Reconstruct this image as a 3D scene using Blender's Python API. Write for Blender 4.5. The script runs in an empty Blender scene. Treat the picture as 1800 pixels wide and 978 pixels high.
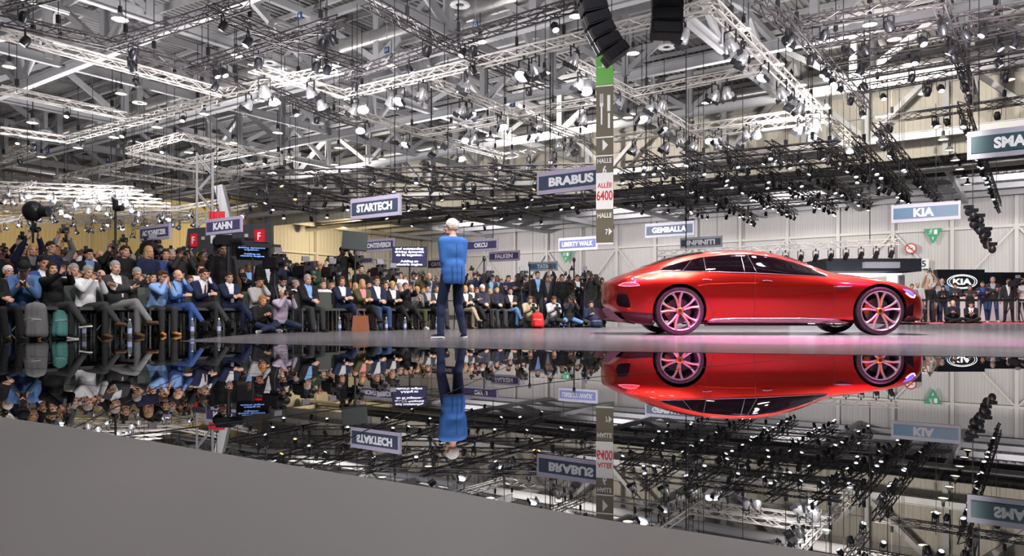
import bpy, bmesh, math, random
from mathutils import Vector, Matrix, Quaternion
random.seed(7)
R = math.radians
F, CX, HY, CH = 1310.0, 900.0, 550.0, 0.38       # focal (px), principal column, horizon row, eye height
SC = bpy.context.scene
COL = SC.collection
# ------------------------------------------------------------------ camera
cam_d = bpy.data.cameras.new('camera'); cam = bpy.data.objects.new('camera', cam_d); COL.objects.link(cam)
cam.location = (0, 0, CH); cam.rotation_euler = (R(90), 0, 0)
cam_d.sensor_width = 36.0; cam_d.lens = 36.0 * F / 1800.0
cam_d.shift_y = (HY - 489.0) / 1800.0; cam_d.clip_end = 500; cam_d.clip_start = 0.05
SC.camera = cam
SC.view_settings.view_transform = 'Standard'; SC.view_settings.look = 'None'
SC.view_settings.gamma = 1.0; SC.view_settings.use_curve_mapping = False
SC.view_settings.exposure = 0.0
try:
    SC.cycles.max_bounces = 7; SC.cycles.diffuse_bounces = 2; SC.cycles.glossy_bounces = 4
    SC.cycles.transmission_bounces = 3; SC.cycles.sample_clamp_indirect = 4.0
    SC.cycles.caustics_reflective = False; SC.cycles.caustics_refractive = False
except Exception: pass
# ------------------------------------------------------------------ world
w = bpy.data.worlds.new('world'); SC.world = w; w.use_nodes = True
bgn = w.node_tree.nodes['Background']; bgn.inputs[0].default_value = (0.85, 0.87, 1.0, 1); bgn.inputs[1].default_value = 0.12
# ------------------------------------------------------------------ frame helpers
A_ = Vector((-0.818, 0.575, 0)); B_ = Vector((0.575, 0.818, 0))    # the hall's own axes
def UV(u, v, z=0.0): return A_ * u + B_ * v + Vector((0, 0, z))
def at_z(px, py, z):                # world point seen at (px,py) at height z
    D = (z - CH) * F / (HY - py)
    return Vector(((px - CX) / F * D, D, z))
def at_d(px, py, D): return Vector(((px - CX) / F * D, D, CH + (HY - py) / F * D))
def gnd(px, py): return at_z(px, py, 0.0)
# ------------------------------------------------------------------ lamps
def area(name, loc, size, power, color=(1, 1, 1), target=None, shape='DISK', spread=180):
    l = bpy.data.lights.new(name, 'AREA'); l.energy = power; l.color = color; l.shape = shape; l.size = size
    l.spread = R(spread)
    o = bpy.data.objects.new(name, l); COL.objects.link(o); o.location = loc
    d = (Vector(target) - Vector(loc)) if target is not None else Vector((0, 0, -1))
    o.rotation_euler = d.to_track_quat('-Z', 'Y').to_euler(); return o
def spot(name, loc, target, power, color=(1, 1, 1), angle=30, blend=.5, rad=.12):
    l = bpy.data.lights.new(name, 'SPOT'); l.energy = power; l.color = color; l.spot_size = R(angle); l.spot_blend = blend
    l.shadow_soft_size = rad
    o = bpy.data.objects.new(name, l); COL.objects.link(o); o.location = loc
    o.rotation_euler = (Vector(target) - Vector(loc)).to_track_quat('-Z', 'Y').to_euler(); return o
# wash over stage, audience and hall: lamps hung at truss height
WHITE = (1.0, .98, 1.0); WARM = (1.0, .78, .42)
for (x, y, z, p) in ((-7, 7, 10, 800), (-2, 11, 10.4, 800), (3, 9, 10.4, 600), (8, 12, 10.4, 900), (-1, 19, 10.4, 900), (6, 20, 10.4, 800),
                     (14, 22, 10.4, 1600), (14, 32, 9, 2200), (4, 34, 9, 1800), (-6, 30, 9, 1500)):
    area('hall_flood_lamp', (x, y, z), .5, p * .24, WHITE, spread=130)
for (u, v, p) in ((20, 76, 6000), (40, 76, 6000), (62, 76, 6000), (0, 74, 6000), (-18, 70, 6000), (-36, 66, 5000)):
    area('hall_flood_lamp', UV(u, v, 10.6), .8, p * .26, (1, .95, .97), target=UV(u, v + 12, 4.5))
for (u, v, p) in ((98, 40, 5000), (104, 20, 6000), (92, 50, 5000), (108, 2, 4000), (72, 66, 4000)):
    area('hall_flood_lamp', UV(u, v, 11), .8, p * .42, WARM, target=UV(u + 12, v + 6, 5))
# unseen upward fill lights added below the trusses to brighten the roof structure
for (u, v, p) in ((2, 28, 3000), (25, 20, 3500), (45, 22, 3500), (65, 22, 3500), (85, 24, 3500), (-12, 20, 2500), (-15, 36, 3000),
                  (10, 40, 3500), (32, 42, 3500), (54, 42, 3500), (-28, 46, 2500), (76, 44, 3000), (14, 6, 2000), (40, 6, 2500)):
    area('roof_fill_light', UV(u, v, 5.0 if u > 60 or (v < 35 and u >= 20) else (7.4 if v < 35 else 9.0)), 3.0 if v < 35 else 4.0, p * ((.85 if v < 35 else .44) if u < 60 else .13), (1, .96, .97), target=UV(u, v, 30))
for (u, v, p) in ((55, 44, 4000), (30, 44, 5000), (8, 44, 5000), (-10, 44, 5500), (-28, 44, 5500), (-46, 44, 4500)):      # added fill that brightens the upper partition
    area('partition_fill_light', UV(u, v, 12.4), 1.0, p * .27, (1, .93, .82), target=UV(u, 61, 15.5), spread=120)
# unseen front fill added to brighten the hanging signs
for (x, y, tx, ty, tz, p) in ((-5, 18.5, -4, 40, 3.5, 480), (3.5, 27.5, 3, 44, 3.5, 450), (9, 17, 12, 33, 5, 380), (-12, 22, -16, 38, 4, 360), (-1, 12, -1, 25, 4.2, 220), (13, 12, 14, 20, 5.4, 160)):
    area('sign_fill_light', (x, y, 9.8), .4, p, (1, .97, 1), target=(tx, ty, tz), spread=80)
# the show light on the stage
spot('stage_spot_lamp', (-6, 3, 10.5), (-1.1, 11, 1), 3000, (1, .98, .95), 18)
spot('stage_spot_lamp', (4, 2, 10.5), (-1.1, 11, 1), 1800, (1, .98, 1), 16)
for (x, y, tx) in ((1.0, 5.5, 2.6), (3.6, 5.0, 4.2), (6.5, 5.5, 6.0), (9.0, 8.5, 6.5)):
    spot('stage_spot_lamp', (x, y + 6.5, 10.6), (tx, 13.4, .9), 700, (1, .86, .9), 30)
for (x, y, z, tx, ty, p, an) in ((-1.5, 7.0, 8.5, 2.7, 12.6, 9000, 11), (9.5, 6.0, 8.5, 6.2, 12.6, 8000, 11), (3.6, 5.0, 9.5, 3.6, 10.4, 38000, 22), (6.2, 4.6, 9.5, 6.0, 9.6, 14000, 18), (-.5, 9, 8.5, 1.6, 12.8, 3500, 10)):
    spot('pink_wash_lamp', (x, y, z), (tx, ty, .35), p, (1, .06, .5), an, .8)
for (x, y, p) in ((2.2, 9.5, 420), (4.0, 11.0, 520), (5.8, 9.5, 420), (7.6, 11.2, 360), (3.0, 14.2, 420), (6.4, 14.4, 420), (.6, 12.0, 300)):
    area('car_flood_lamp', (x, y, 9.4), .34, p * .42, (1, .86, .88), target=(4.4, 13.3, .9), spread=75)
# unseen fill spots added to lift the audience
for (x, y, tx, ty, p) in ((-1, 4, -6, 11.5, 2600), (2, 7, -4, 14, 2600), (3, 9, -1.5, 18, 3000), (5, 12, 1.5, 21, 3200), (9, 18, 19, 29, 4500), (6, 14, -3, 22, 3000)):
    spot('audience_fill_spot', (x, y, 6.2), (tx, ty, 1.0), p * .85, (1, .93, .86), 48, .8, .3)
spot('stage_spot_lamp', (0, 7, 10.4), (-.1, 1.7, 0), 900, (1, .97, .95), 14, 1.0)  # extra spot added for a bright pool on the foreground floor
spot('stage_spot_lamp', (-7, 5, 10.4), (-3.2, 12.6, 0), 1500, (1, .93, .82), 30, 1.0)
# ------------------------------------------------------------------ materials
MATS = {}
def mat(name, c, rough=.5, metal=0.0, emit=0.0, coat=0.0, noise=0.0, nscale=8.0, bump=0.0, ior=1.5, spec=.5, emit_col=None, trans=0.0, alpha=1.0):
    if name in MATS: return MATS[name]
    m = bpy.data.materials.new(name); m.use_nodes = True; nt = m.node_tree; b = nt.nodes['Principled BSDF']
    c = tuple(c) + (1,)
    b.inputs['Base Color'].default_value = c; b.inputs['Roughness'].default_value = rough; b.inputs['Metallic'].default_value = metal
    b.inputs['IOR'].default_value = ior; b.inputs['Specular IOR Level'].default_value = spec
    b.inputs['Coat Weight'].default_value = coat; b.inputs['Transmission Weight'].default_value = trans
    if emit > 0:
        b.inputs['Emission Color'].default_value = (tuple(emit_col) + (1,)) if emit_col else c
        b.inputs['Emission Strength'].default_value = emit
        try: m.cycles.emission_sampling = 'NONE'
        except Exception: pass
    if noise > 0 or bump > 0:
        tc = nt.nodes.new('ShaderNodeTexCoord'); n = nt.nodes.new('ShaderNodeTexNoise'); n.inputs['Scale'].default_value = nscale
        n.inputs['Detail'].default_value = 3
        nt.links.new(tc.outputs['Object'], n.inputs['Vector'])
        if noise > 0:
            mx = nt.nodes.new('ShaderNodeMixRGB'); mx.inputs[1].default_value = tuple(v * (1 - noise) for v in c[:3]) + (1,)
            mx.inputs[2].default_value = tuple(min(1, v * (1 + noise)) for v in c[:3]) + (1,)
            nt.links.new(n.outputs['Fac'], mx.inputs[0]); nt.links.new(mx.outputs[0], b.inputs['Base Color'])
        if bump > 0:
            bp = nt.nodes.new('ShaderNodeBump'); bp.inputs['Strength'].default_value = bump; bp.inputs['Distance'].default_value = .02
            nt.links.new(n.outputs['Fac'], bp.inputs['Height']); nt.links.new(bp.outputs[0], b.inputs['Normal'])
    MATS[name] = m; return m
# ------------------------------------------------------------------ mesh builder
class MB:
    def __init__(s): s.v = []; s.f = []; s.m = []
    def add(s, vs, fs, m=0):
        o = len(s.v); s.v.extend([tuple(v) for v in vs])
        for f in fs: s.f.append(tuple(i + o for i in f)); s.m.append(m)
    def box(s, c, d, rot=None, m=0):
        c = Vector(c); vs = []
        for sx, sy, sz in ((-1,-1,-1),(1,-1,-1),(1,1,-1),(-1,1,-1),(-1,-1,1),(1,-1,1),(1,1,1),(-1,1,1)):
            p = Vector((sx*d[0]/2, sy*d[1]/2, sz*d[2]/2))
            if rot is not None: p = rot @ p
            vs.append(c + p)
        s.add(vs, ((0,3,2,1),(4,5,6,7),(0,1,5,4),(1,2,6,5),(2,3,7,6),(3,0,4,7)), m)
    def bar(s, p, q, w, h=None, up=Vector((0,0,1)), m=0):
        p = Vector(p); q = Vector(q); h = h or w; d = (q - p)
        if d.length < 1e-6: return
        d.normalize()
        if abs(d.dot(up)) > .98: up = Vector((0, 1, 0)) if abs(d.y) < .9 else Vector((1, 0, 0))
        sx = d.cross(up).normalized() * (w / 2); sz = sx.cross(d).normalized() * (h / 2)
        vs = [p - sx - sz, p + sx - sz, p + sx + sz, p - sx + sz, q - sx - sz, q + sx - sz, q + sx + sz, q - sx + sz]
        s.add(vs, ((3,2,1,0),(4,5,6,7),(0,1,5,4),(1,2,6,5),(2,3,7,6),(3,0,4,7)), m)
    def tube(s, pts, r, n=8, m=0, caps=True):
        pts = [Vector(p) for p in pts]; rs = r if isinstance(r, (list, tuple)) else [r] * len(pts)
        rings = []; ref = None
        for i, p in enumerate(pts):
            a = pts[max(0, i-1)]; b = pts[min(len(pts)-1, i+1)]; d = (b - a).normalized()
            if ref is None: ref = Vector((0,0,1)) if abs(d.z) < .9 else Vector((1,0,0))
            sx = d.cross(ref).normalized(); ref = sx.cross(d).normalized()
            rings.append([p + (sx * math.cos(2*math.pi*k/n) + ref * math.sin(2*math.pi*k/n)) * rs[i] for k in range(n)])
        vs = [v for rg in rings for v in rg]; fs = []
        for i in range(len(pts)-1):
            for k in range(n): fs.append((i*n+k, i*n+(k+1)%n, (i+1)*n+(k+1)%n, (i+1)*n+k))
        if caps: fs.append(tuple(range(n-1, -1, -1))); fs.append(tuple((len(pts)-1)*n + k for k in range(n)))
        s.add(vs, fs, m)
    def lathe(s, prof, n=24, M=None, m=0, closed=False):      # prof: (r,z) pairs round local z
        M = M or Matrix.Identity(4); vs = []; fs = []
        for r, z in prof:
            for k in range(n): vs.append(M @ Vector((r*math.cos(2*math.pi*k/n), r*math.sin(2*math.pi*k/n), z)))
        L = len(prof)
        for i in range(L if closed else L-1):
            j = (i+1) % L
            for k in range(n): fs.append((i*n+k, i*n+(k+1)%n, j*n+(k+1)%n, j*n+k))
        s.add(vs, fs, m)
    def ell(s, c, r, rot=None, nu=14, nv=9, m=0):
        c = Vector(c); vs = [] ; fs = []
        def P(x, y, z):
            p = Vector((x*r[0], y*r[1], z*r[2]))
            return c + (rot @ p if rot is not None else p)
        vs.append(P(0,0,-1))
        for j in range(1, nv):
            t = -math.pi/2 + math.pi*j/nv
            for i in range(nu):
                a = 2*math.pi*i/nu; vs.append(P(math.cos(t)*math.cos(a), math.cos(t)*math.sin(a), math.sin(t)))
        vs.append(P(0,0,1)); L = len(vs)-1
        for i in range(nu): fs.append((0, 1+(i+1)%nu, 1+i)); fs.append((L, L-nu+i, L-nu+(i+1)%nu))
        for j in range(nv-2):
            for i in range(nu):
                a = 1+j*nu; fs.append((a+i, a+(i+1)%nu, a+nu+(i+1)%nu, a+nu+i))
        s.add(vs, fs, m)
    def caps(s, p, q, r1, r2, n=10, m=0):                      # tapered capsule
        p = Vector(p); q = Vector(q); d = (q-p); L = d.length
        if L < 1e-5: s.ell(p, (r1,r1,r1)); return
        d.normalize(); pts = []; rs = []
        for k in (90, 60, 30): pts.append(p - d*r1*math.sin(R(k))); rs.append(max(1e-4, r1*math.cos(R(k))))
        for k in range(0, 4): pts.append(p.lerp(q, k/3)); rs.append(r1 + (r2-r1)*k/3)
        for k in (30, 60, 90): pts.append(q + d*r2*math.sin(R(k))); rs.append(max(1e-4, r2*math.cos(R(k))))
        s.tube(pts, rs, n, m)
    def prism(s, pts2, z0, z1, M=None, m=0):                    # 2D outline extruded in z
        M = M or Matrix.Identity(4); n = len(pts2)
        vs = [M @ Vector((x, y, z0)) for x, y in pts2] + [M @ Vector((x, y, z1)) for x, y in pts2]
        fs = [tuple(range(n-1, -1, -1)), tuple(range(n, 2*n))] + [(i, (i+1)%n, n+(i+1)%n, n+i) for i in range(n)]
        s.add(vs, fs, m)
    def mesh(s, name, mats, smooth=False):
        me = bpy.data.meshes.new(name); me.from_pydata(s.v, [], s.f)
        for m in (mats if isinstance(mats, (list, tuple)) else [mats]): me.materials.append(m)
        me.polygons.foreach_set('material_index', s.m)
        if smooth: me.polygons.foreach_set('use_smooth', [True]*len(s.f))
        me.update(); return me
    def build(s, name, mats, parent=None, smooth=False, loc=None, fix=True):
        me = s.mesh(name, mats, smooth)
        if fix:
            bm = bmesh.new(); bm.from_mesh(me); bmesh.ops.recalc_face_normals(bm, faces=bm.faces); bm.to_mesh(me); bm.free()
        if smooth:
            try: me.set_sharp_from_angle(angle=R(38))
            except Exception: pass
        o = bpy.data.objects.new(name, me); COL.objects.link(o)
        if parent is not None: o.parent = parent
        if loc is not None: o.location = loc
        return o
def tag(o, label=None, cat=None, group=None, kind=None):
    if label: o['label'] = label
    if cat: o['category'] = cat
    if group: o['group'] = group
    if kind: o['kind'] = kind
    return o
def empty(name, loc=(0,0,0), rz=0.0, label=None, cat=None, group=None):
    o = bpy.data.objects.new(name, None); o.empty_display_size = .1; COL.objects.link(o); o.location = loc; o.rotation_euler = (0,0,rz)
    return tag(o, label, cat, group)
def child(name, mesh, parent, M=None):
    o = bpy.data.objects.new(name, mesh); COL.objects.link(o); o.parent = parent
    if M is not None: o.matrix_local = M
    return o
def kids(o): return [c for c in o.children]
def copy_tree(o, parent=None):
    c = o.copy(); COL.objects.link(c); c.parent = parent
    for ch in o.children: copy_tree(ch, c)
    return c
def struct(o): return tag(o, kind='structure')
def text_mesh(body, size, bold=.0, depth=.004, align='CENTER', space=1.0, line=1.0):
    cu = bpy.data.curves.new('lettering', 'FONT'); cu.body = body; cu.size = size; cu.align_x = align; cu.align_y = 'CENTER'
    cu.offset = bold; cu.extrude = depth; cu.space_character = space; cu.space_line = line; cu.resolution_u = 3
    o = bpy.data.objects.new('lettering', cu); COL.objects.link(o)
    dg = bpy.context.evaluated_depsgraph_get(); me = bpy.data.meshes.new_from_object(o.evaluated_get(dg))
    bpy.data.objects.remove(o); return me
def text(body, size, M, m, parent, width=None, bold=.0, depth=.004, align='CENTER', name='lettering', line=1.0):
    me = text_mesh(body, size, bold, depth, align, 1.0, line)
    xs = [v.co.x for v in me.vertices]; ys = [v.co.y for v in me.vertices]
    wd = max(xs) - min(xs); sx = 1.0
    if width: sx = width / wd
    cx = (max(xs)+min(xs))/2 if align == 'CENTER' else 0; cy = (max(ys)+min(ys))/2
    for v in me.vertices: v.co.x = (v.co.x - cx) * sx; v.co.y -= cy
    me.materials.clear(); me.materials.append(m)
    o = bpy.data.objects.new(name, me); COL.objects.link(o); o.parent = parent; o.matrix_local = M; return o
# ================================================================== THE HALL
M_wall = mat('wall_panel', (.56, .545, .53), .6, noise=.04, nscale=.6)
M_warmwall = mat('wall_panel_warm_lit', (.62, .55, .40), .6, noise=.05, nscale=.6)  # yellow lamplight on the left walls put into the panel colour
M_upwall = mat('wall_upper', (.50, .47, .41), .7, noise=.05, nscale=.6)
M_frame = mat('wall_frame', (.6, .58, .55), .5)
M_roof = mat('roof_sheet', (.27, .265, .26), .55, metal=.2, noise=.08, nscale=1.2)
M_steel = mat('painted_steel', (.42, .42, .435), .5, noise=.08, nscale=1.5)
M_steelL = mat('painted_steel_pale', (.62, .62, .64), .45, noise=.05, nscale=1.5)
M_duct = mat('galvanised_duct', (.62, .61, .6), .32, metal=.85, noise=.12, nscale=3)
M_dark = mat('black_paint', (.012, .012, .014), .5)
M_black = mat('matte_black', (.006, .006, .007), .6)
M_white = mat('white_paint', (.8, .8, .82), .5)

def sheet_wall(name, p0, p1, z0, z1, m, rib=.6):           # profiled sheet wall between two ground points
    L = (p1 - p0).length; d = (p1 - p0).normalized(); n = Vector((-d.y, d.x, 0)); mb = MB(); k = int(L / rib)
    vs = []
    for i in range(k + 1):
        for off, o in ((0, 0), (.35, 0), (.42, .04), (.93, .04)):
            vs.append(p0 + d * ((i + off) * rib) + n * o)
    vs = [v for v in vs if (v - p0).length <= L + rib]
    V = [Vector((v.x, v.y, z0)) for v in vs] + [Vector((v.x, v.y, z1)) for v in vs]; c = len(vs)
    mb.add(V, [(i, i + 1, c + i + 1, c + i) for i in range(c - 1)])
    o = mb.build(name, m, fix=False); struct(o); return o
def wall_frame(parent, p0, p1, inward, ztop, bay, phase=0, girts=(3.5, 8.4), brace=True):
    mb = MB(); d = (p1 - p0).normalized(); L = (p1 - p0).length; n = inward.normalized() * .25; x = phase; k = 0
    while x < L:
        b = p0 + d * x + n
        mb.bar(b, b + Vector((0, 0, ztop)), .42, .35, up=d)
        nx = min(L, x + bay); q = p0 + d * nx + n
        if brace:
            zs = [0] + list(girts)
            if k % 2 == 0:
                mb.bar(b + Vector((0, 0, zs[-1])), q + Vector((0, 0, zs[-2])), .2, .16, up=n)
            else:
                mb.bar(b + Vector((0, 0, zs[-2])), q + Vector((0, 0, zs[-1])), .2, .16, up=n)
        x += bay; k += 1
    for z in girts: mb.bar(p0 + n + Vector((0, 0, z)), p1 + n + Vector((0, 0, z)), .2, .3)
    return mb.build('wall_framing', M_frame, parent)
ZL = 12.6
# long back wall (v = 91), side wall of the recess (u = 82), back wall of the left wing (v = 62), far end wall (u = 125)
wb = sheet_wall('wall_back', UV(82, 91), UV(-70, 91), 0, ZL, M_wall)
wall_frame(wb, UV(82, 91), UV(-70, 91), -B_, ZL, 5.6, 2, (2.5, 9.2))
wr = sheet_wall('wall_recess', UV(82, 62), UV(82, 91), 0, ZL, M_wall)
wall_frame(wr, UV(82, 62), UV(82, 91), -A_, ZL, 7.0, 0, (2.5, 8.6))
ww = sheet_wall('wall_wing', UV(125, 62), UV(82, 62), 0, 18, M_warmwall)
wall_frame(ww, UV(125, 62), UV(82, 62), -B_, 18, 6.4, 0, (4.2, 9.6, 14.2), False)
we = sheet_wall('wall_end', UV(125, -40), UV(125, 62), 0, 18, M_warmwall)
wall_frame(we, UV(125, -40), UV(125, 62), -A_, 18, 9.0, 0, (13.8,), False)
# upper partition above the low part of the hall
wp = sheet_wall('wall_upper', UV(82, 61), UV(-75, 61), 11.6, 19, M_upwall, .8)
mb = MB()
for z in (13.2, 15.0, 16.8): mb.bar(UV(82, 60.8, z), UV(-75, 60.8, z), .12, .2)
for k in range(17):
    u = 82 - k * 9.6; mb.bar(UV(u, 60.7, 11.5), UV(u, 60.7, 18), .4, .4, up=B_)
mb.build('wall_framing', M_steel, wp)
wq = sheet_wall('wall_right', UV(-70, 91), UV(-70, -30), 0, 18, M_wall, 1.0)
# the soffit of the low hall, profiled
def corrugated(name, u0, u1, v0, v1, z, pitch, depth, m):
    mb = MB(); n = int((u1 - u0) / pitch); vs = []
    for i in range(n + 1):
        for off, dz in ((0, 0), (.4, 0), (.5, depth), (.9, depth)): vs.append((u0 + (i + off) * pitch, z + dz))
    c = len(vs); V = [UV(u, v0, zz) for u, zz in vs] + [UV(u, v1, zz) for u, zz in vs]
    mb.add(V, [(i, c + i, c + i + 1, i + 1) for i in range(c - 1)])
    return struct(mb.build(name, m, fix=False))
corrugated('ceiling', -75, 126, -22, 62, 18.2, .42, .14, M_roof)
corrugated('ceiling', -75, 84, 61, 92, 12.7, .6, .1, mat('low_roof', (.3, .29, .3), .6, noise=.1, nscale=1))

# ---- floors
M_hallfloor = mat('hall_floor', (.035, .033, .035), .5, noise=.2, nscale=.5)
mb = MB(); mb.box((10, 45, -.06), (320, 260, .02)); struct(mb.build('floor', M_hallfloor))
def poly_slab(name, pts, z0, z1, m):
    mb = MB(); mb.prism([(p[0], p[1]) for p in pts], z0, z1); return struct(mb.build(name, m))
M_mirror = mat('black_gloss_floor', (.004, .004, .005), .0, ior=2.3, spec=.5, coat=0)
M_stage = bpy.data.materials.new('stage_floor'); M_stage.use_nodes = True
nt = M_stage.node_tree; b = nt.nodes['Principled BSDF']
b.inputs['Base Color'].default_value = (.30, .285, .29, 1); b.inputs['Roughness'].default_value = .2; b.inputs['IOR'].default_value = 1.32
tc = nt.nodes.new('ShaderNodeTexCoord'); nz = nt.nodes.new('ShaderNodeTexNoise'); nz.inputs['Scale'].default_value = 1.3; nz.inputs['Detail'].default_value = 6
mp = nt.nodes.new('ShaderNodeMapRange'); mp.inputs[3].default_value = .12; mp.inputs[4].default_value = .24
nt.links.new(tc.outputs['Object'], nz.inputs['Vector']); nt.links.new(nz.outputs['Fac'], mp.inputs[0]); nt.links.new(mp.outputs[0], b.inputs['Roughness'])
mx = nt.nodes.new('ShaderNodeMixRGB'); mx.inputs[1].default_value = (.075, .070, .074, 1); mx.inputs[2].default_value = (.105, .098, .102, 1)
nt.links.new(nz.outputs['Fac'], mx.inputs[0]); nt.links.new(mx.outputs[0], b.inputs['Base Color'])
out_ = nt.nodes['Material Output']; gl = nt.nodes.new('ShaderNodeBsdfGlossy'); df = nt.nodes.new('ShaderNodeBsdfDiffuse'); ms = nt.nodes.new('ShaderNodeMixShader')
ms.inputs[0].default_value = .40; gl.inputs['Color'].default_value = (.95, .94, 1, 1)
nt.links.new(mp.outputs[0], gl.inputs['Roughness']); nt.links.new(mx.outputs[0], df.inputs['Color'])
nt.links.new(df.outputs[0], ms.inputs[1]); nt.links.new(gl.outputs[0], ms.inputs[2]); nt.links.new(ms.outputs[0], out_.inputs['Surface']); nt.nodes.remove(b)
MATS['stage_floor'] = M_stage
M_fore = mat('satin_grey_floor', (.29, .272, .262), .40, noise=.04, nscale=2)
lower = [gnd(*p) for p in ((318, 600), (420, 603.6), (560, 607), (760, 611), (1065, 617.5), (1500, 624), (1800, 628), (2300, 635))]
upper = [gnd(*p) for p in ((2600, 569.4), (1800, 569.6), (1622, 569.8), (1500, 570.5), (1240, 572.5), (1060, 575.5), (800, 579), (560, 582.5), (440, 588), (360, 595))]
poly_slab('floor_stage', lower + upper, -.03, 0.0, M_stage)
poly_slab('floor_gloss', [(-40, 1.0), (40, .8), (60, 30), (30, 40), (-60, 40)], -.03, -.003, M_mirror)
edge = [gnd(*p) for p in ((-500, 668), (-260, 697), (0, 735), (133, 755), (383, 799), (600, 836), (771, 863), (942, 896), (1070, 919), (1200, 937), (1371, 964), (1500, 986), (1900, 1060))]
poly_slab('floor_foreground', edge + [Vector((1.2, .3, 0)), Vector((-5, .3, 0)), Vector((-9, 1.5, 0))], -.03, 0.004, M_fore)
# thin joints between the black floor panels
mb = MB()
def seam(a, b_, w=.012): mb.bar(Vector((a.x, a.y, -.0026)), Vector((b_.x, b_.y, -.0026)), w, .0006)
seam(gnd(180, 770), gnd(1066, 660), .02); seam(gnd(1066, 660), gnd(1500, 622), .02)
seam(gnd(0, 646), gnd(900, 668), .008); seam(gnd(0, 672), gnd(640, 690), .008)
seam(gnd(60, 612), gnd(800, 622), .01); seam(gnd(0, 625), gnd(500, 640), .01)
seam(gnd(120, 756), gnd(420, 610), .006); seam(gnd(500, 820), gnd(900, 640), .006)
struct(mb.build('trim_1', mat('floor_joint', (.004, .004, .004), .6, spec=.1)))
# red carpet strip behind the stage, right
poly_slab('floor_carpet', [gnd(1560, 570.0), gnd(2100, 570.0), gnd(2100, 564.5), gnd(1560, 564.5)], -.02, .006, mat('red_carpet', (.42, .06, .07), .8))

# ================================================================== ROOF STEEL
def roof_truss(p, q, zl, zu, step, label, group, w=.32, mm=None):
    root = empty('roof_truss', p, 0, label, 'roof truss', group)
    def L(v): return v - p
    d = (q - p).normalized(); n = int((q - p).length / step); mm = mm or M_steelL
    mb = MB(); a = Vector((0, 0, zl)); e = q - p + Vector((0, 0, zl)); up = Vector((0,0,1))
    mb.bar(a + up*.24, e + up*.24, w, .05); mb.bar(a - up*.24, e - up*.24, w, .05); mb.bar(a, e, .06, .46)   # I section
    mb.build('lower_chord', mm, root)
    mb = MB(); a = Vector((0, 0, zu)); e = q - p + Vector((0, 0, zu)); mb.bar(a, e, .3, .4); mb.build('upper_chord', M_steel, root)
    mb = MB()
    for i in range(n + 1):
        b = d * (i * step)
        mb.bar(b + up * zl, b + up * zu, .4, .4, up=d)
        if i < n:
            m_ = d * ((i + .5) * step)
            mb.bar(b + up * (zl + .2), m_ + up * zu, .3, .34); mb.bar(d * ((i + 1) * step) + up * (zl + .2), m_ + up * zu, .3, .34)
    mb.build('web_braces', M_steel, root)
for k in range(0, 7):
    v = 9.6 * k + .5
    roof_truss(UV(112 if k < 6 else 82, v), UV(-58, v), 14.0 if k < 6 else 12.6, 17.7, 10.3, 'long grey steel roof truss crossing above the hall parallel to the back wall', 'roof trusses parallel to the back wall', .36)
for k in range(-4, 11):
    u = 3.2 + 10.3 * k
    roof_truss(UV(u, -10), UV(u, 59), 14.3, 17.5, 9.6, 'grey steel roof truss running towards the back wall', 'roof trusses running towards the back wall', .3, M_steel)
# secondary purlins under the roof sheet
mb = MB()
for k in range(27):
    v = -5 + k * 2.4
    mb.bar(UV(112, v, 18.0), UV(-60, v, 18.0), .14, .26)
tag(mb.build('roof_purlins', M_steel), 'grey purlins carrying the ribbed roof sheets', 'purlins', kind='structure')
# low hall beams
mb = MB()
for k in range(6): mb.bar(UV(82, 63.5 + 5 * k, 12.3), UV(-65, 63.5 + 5 * k, 12.3), .3, .5)
for k in range(14): mb.bar(UV(78 - 10.3 * k, 61, 12.0), UV(78 - 10.3 * k, 91, 12.0), .3, .5)
struct(mb.build('trim_2', M_steel))
# ducts
def duct(pts, r, label, cat='duct', name='air_duct', ring=1.2):
    mb = MB(); mb.tube(pts, r, 16)
    o = mb.build(name, M_duct, smooth=True); tag(o, label, cat)
    mb = MB()
    for a, b_ in zip(pts[:-1], pts[1:]):
        L = (b_ - a).length; d = (b_ - a).normalized(); k = 1
        while k * ring < L:
            c = a + d * (k * ring); mb.tube([c - d * .03, c + d * .03], r * 1.03, 16); k += 1
    if mb.v: mb.build('duct_joint', M_duct, o, smooth=True)
    return o
duct([UV(108, 29.5, 15.6), UV(-30, 29.5, 15.6)], .52, 'long large silver round duct crossing the upper middle of the roof')
duct([UV(60, 12, 15.8), UV(-40, 12, 15.8)], .6, 'large silver round duct nearest overhead')
duct([UV(86, 2, 15.4), UV(86, 58, 15.4)], .65, 'large silver duct above the far left wing')
duct([UV(70, 52, 15.6), UV(-50, 52, 15.6)], .45, 'silver round duct in front of the upper back partition')
duct([UV(80, 66, 11.6), UV(-40, 66, 11.6)], .38, 'silver duct under the low rear ceiling')
# vent pipes: a run, an elbow and a drop with ring outlet
def vent(u, v, run):
    base = UV(u, v, 0)
    root = empty('vent_pipe', base, 0, 'silver vent pipe with a ring outlet dropping between the roof trusses', 'vent pipe', 'vent pipes with ring outlets')
    mb = MB(); z = 15.4; d = B_ * run
    mb.tube([d + Vector((0,0,z)), B_*(.5 if run > 0 else -.5) + Vector((0,0,z)), B_*(.15 if run > 0 else -.15) + Vector((0,0,z-.15)), Vector((0,0,z-.6)), Vector((0,0,13.2))], .17, 10)
    mb.tube([Vector((0,0,z-.3)), Vector((0,0,18.0))], .02, 5); mb.tube([d + Vector((0,0,z)), d + Vector((0,0,18.0))], .02, 5)
    mb.build('pipe', M_duct, root, smooth=True)
    mb = MB(); mb.lathe([(.17, 13.3), (.40, 13.16), (.42, 13.1), (.32, 13.08), (.17, 13.12)], 18); mb.build('ring_outlet', M_white, root, smooth=True)
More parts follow.
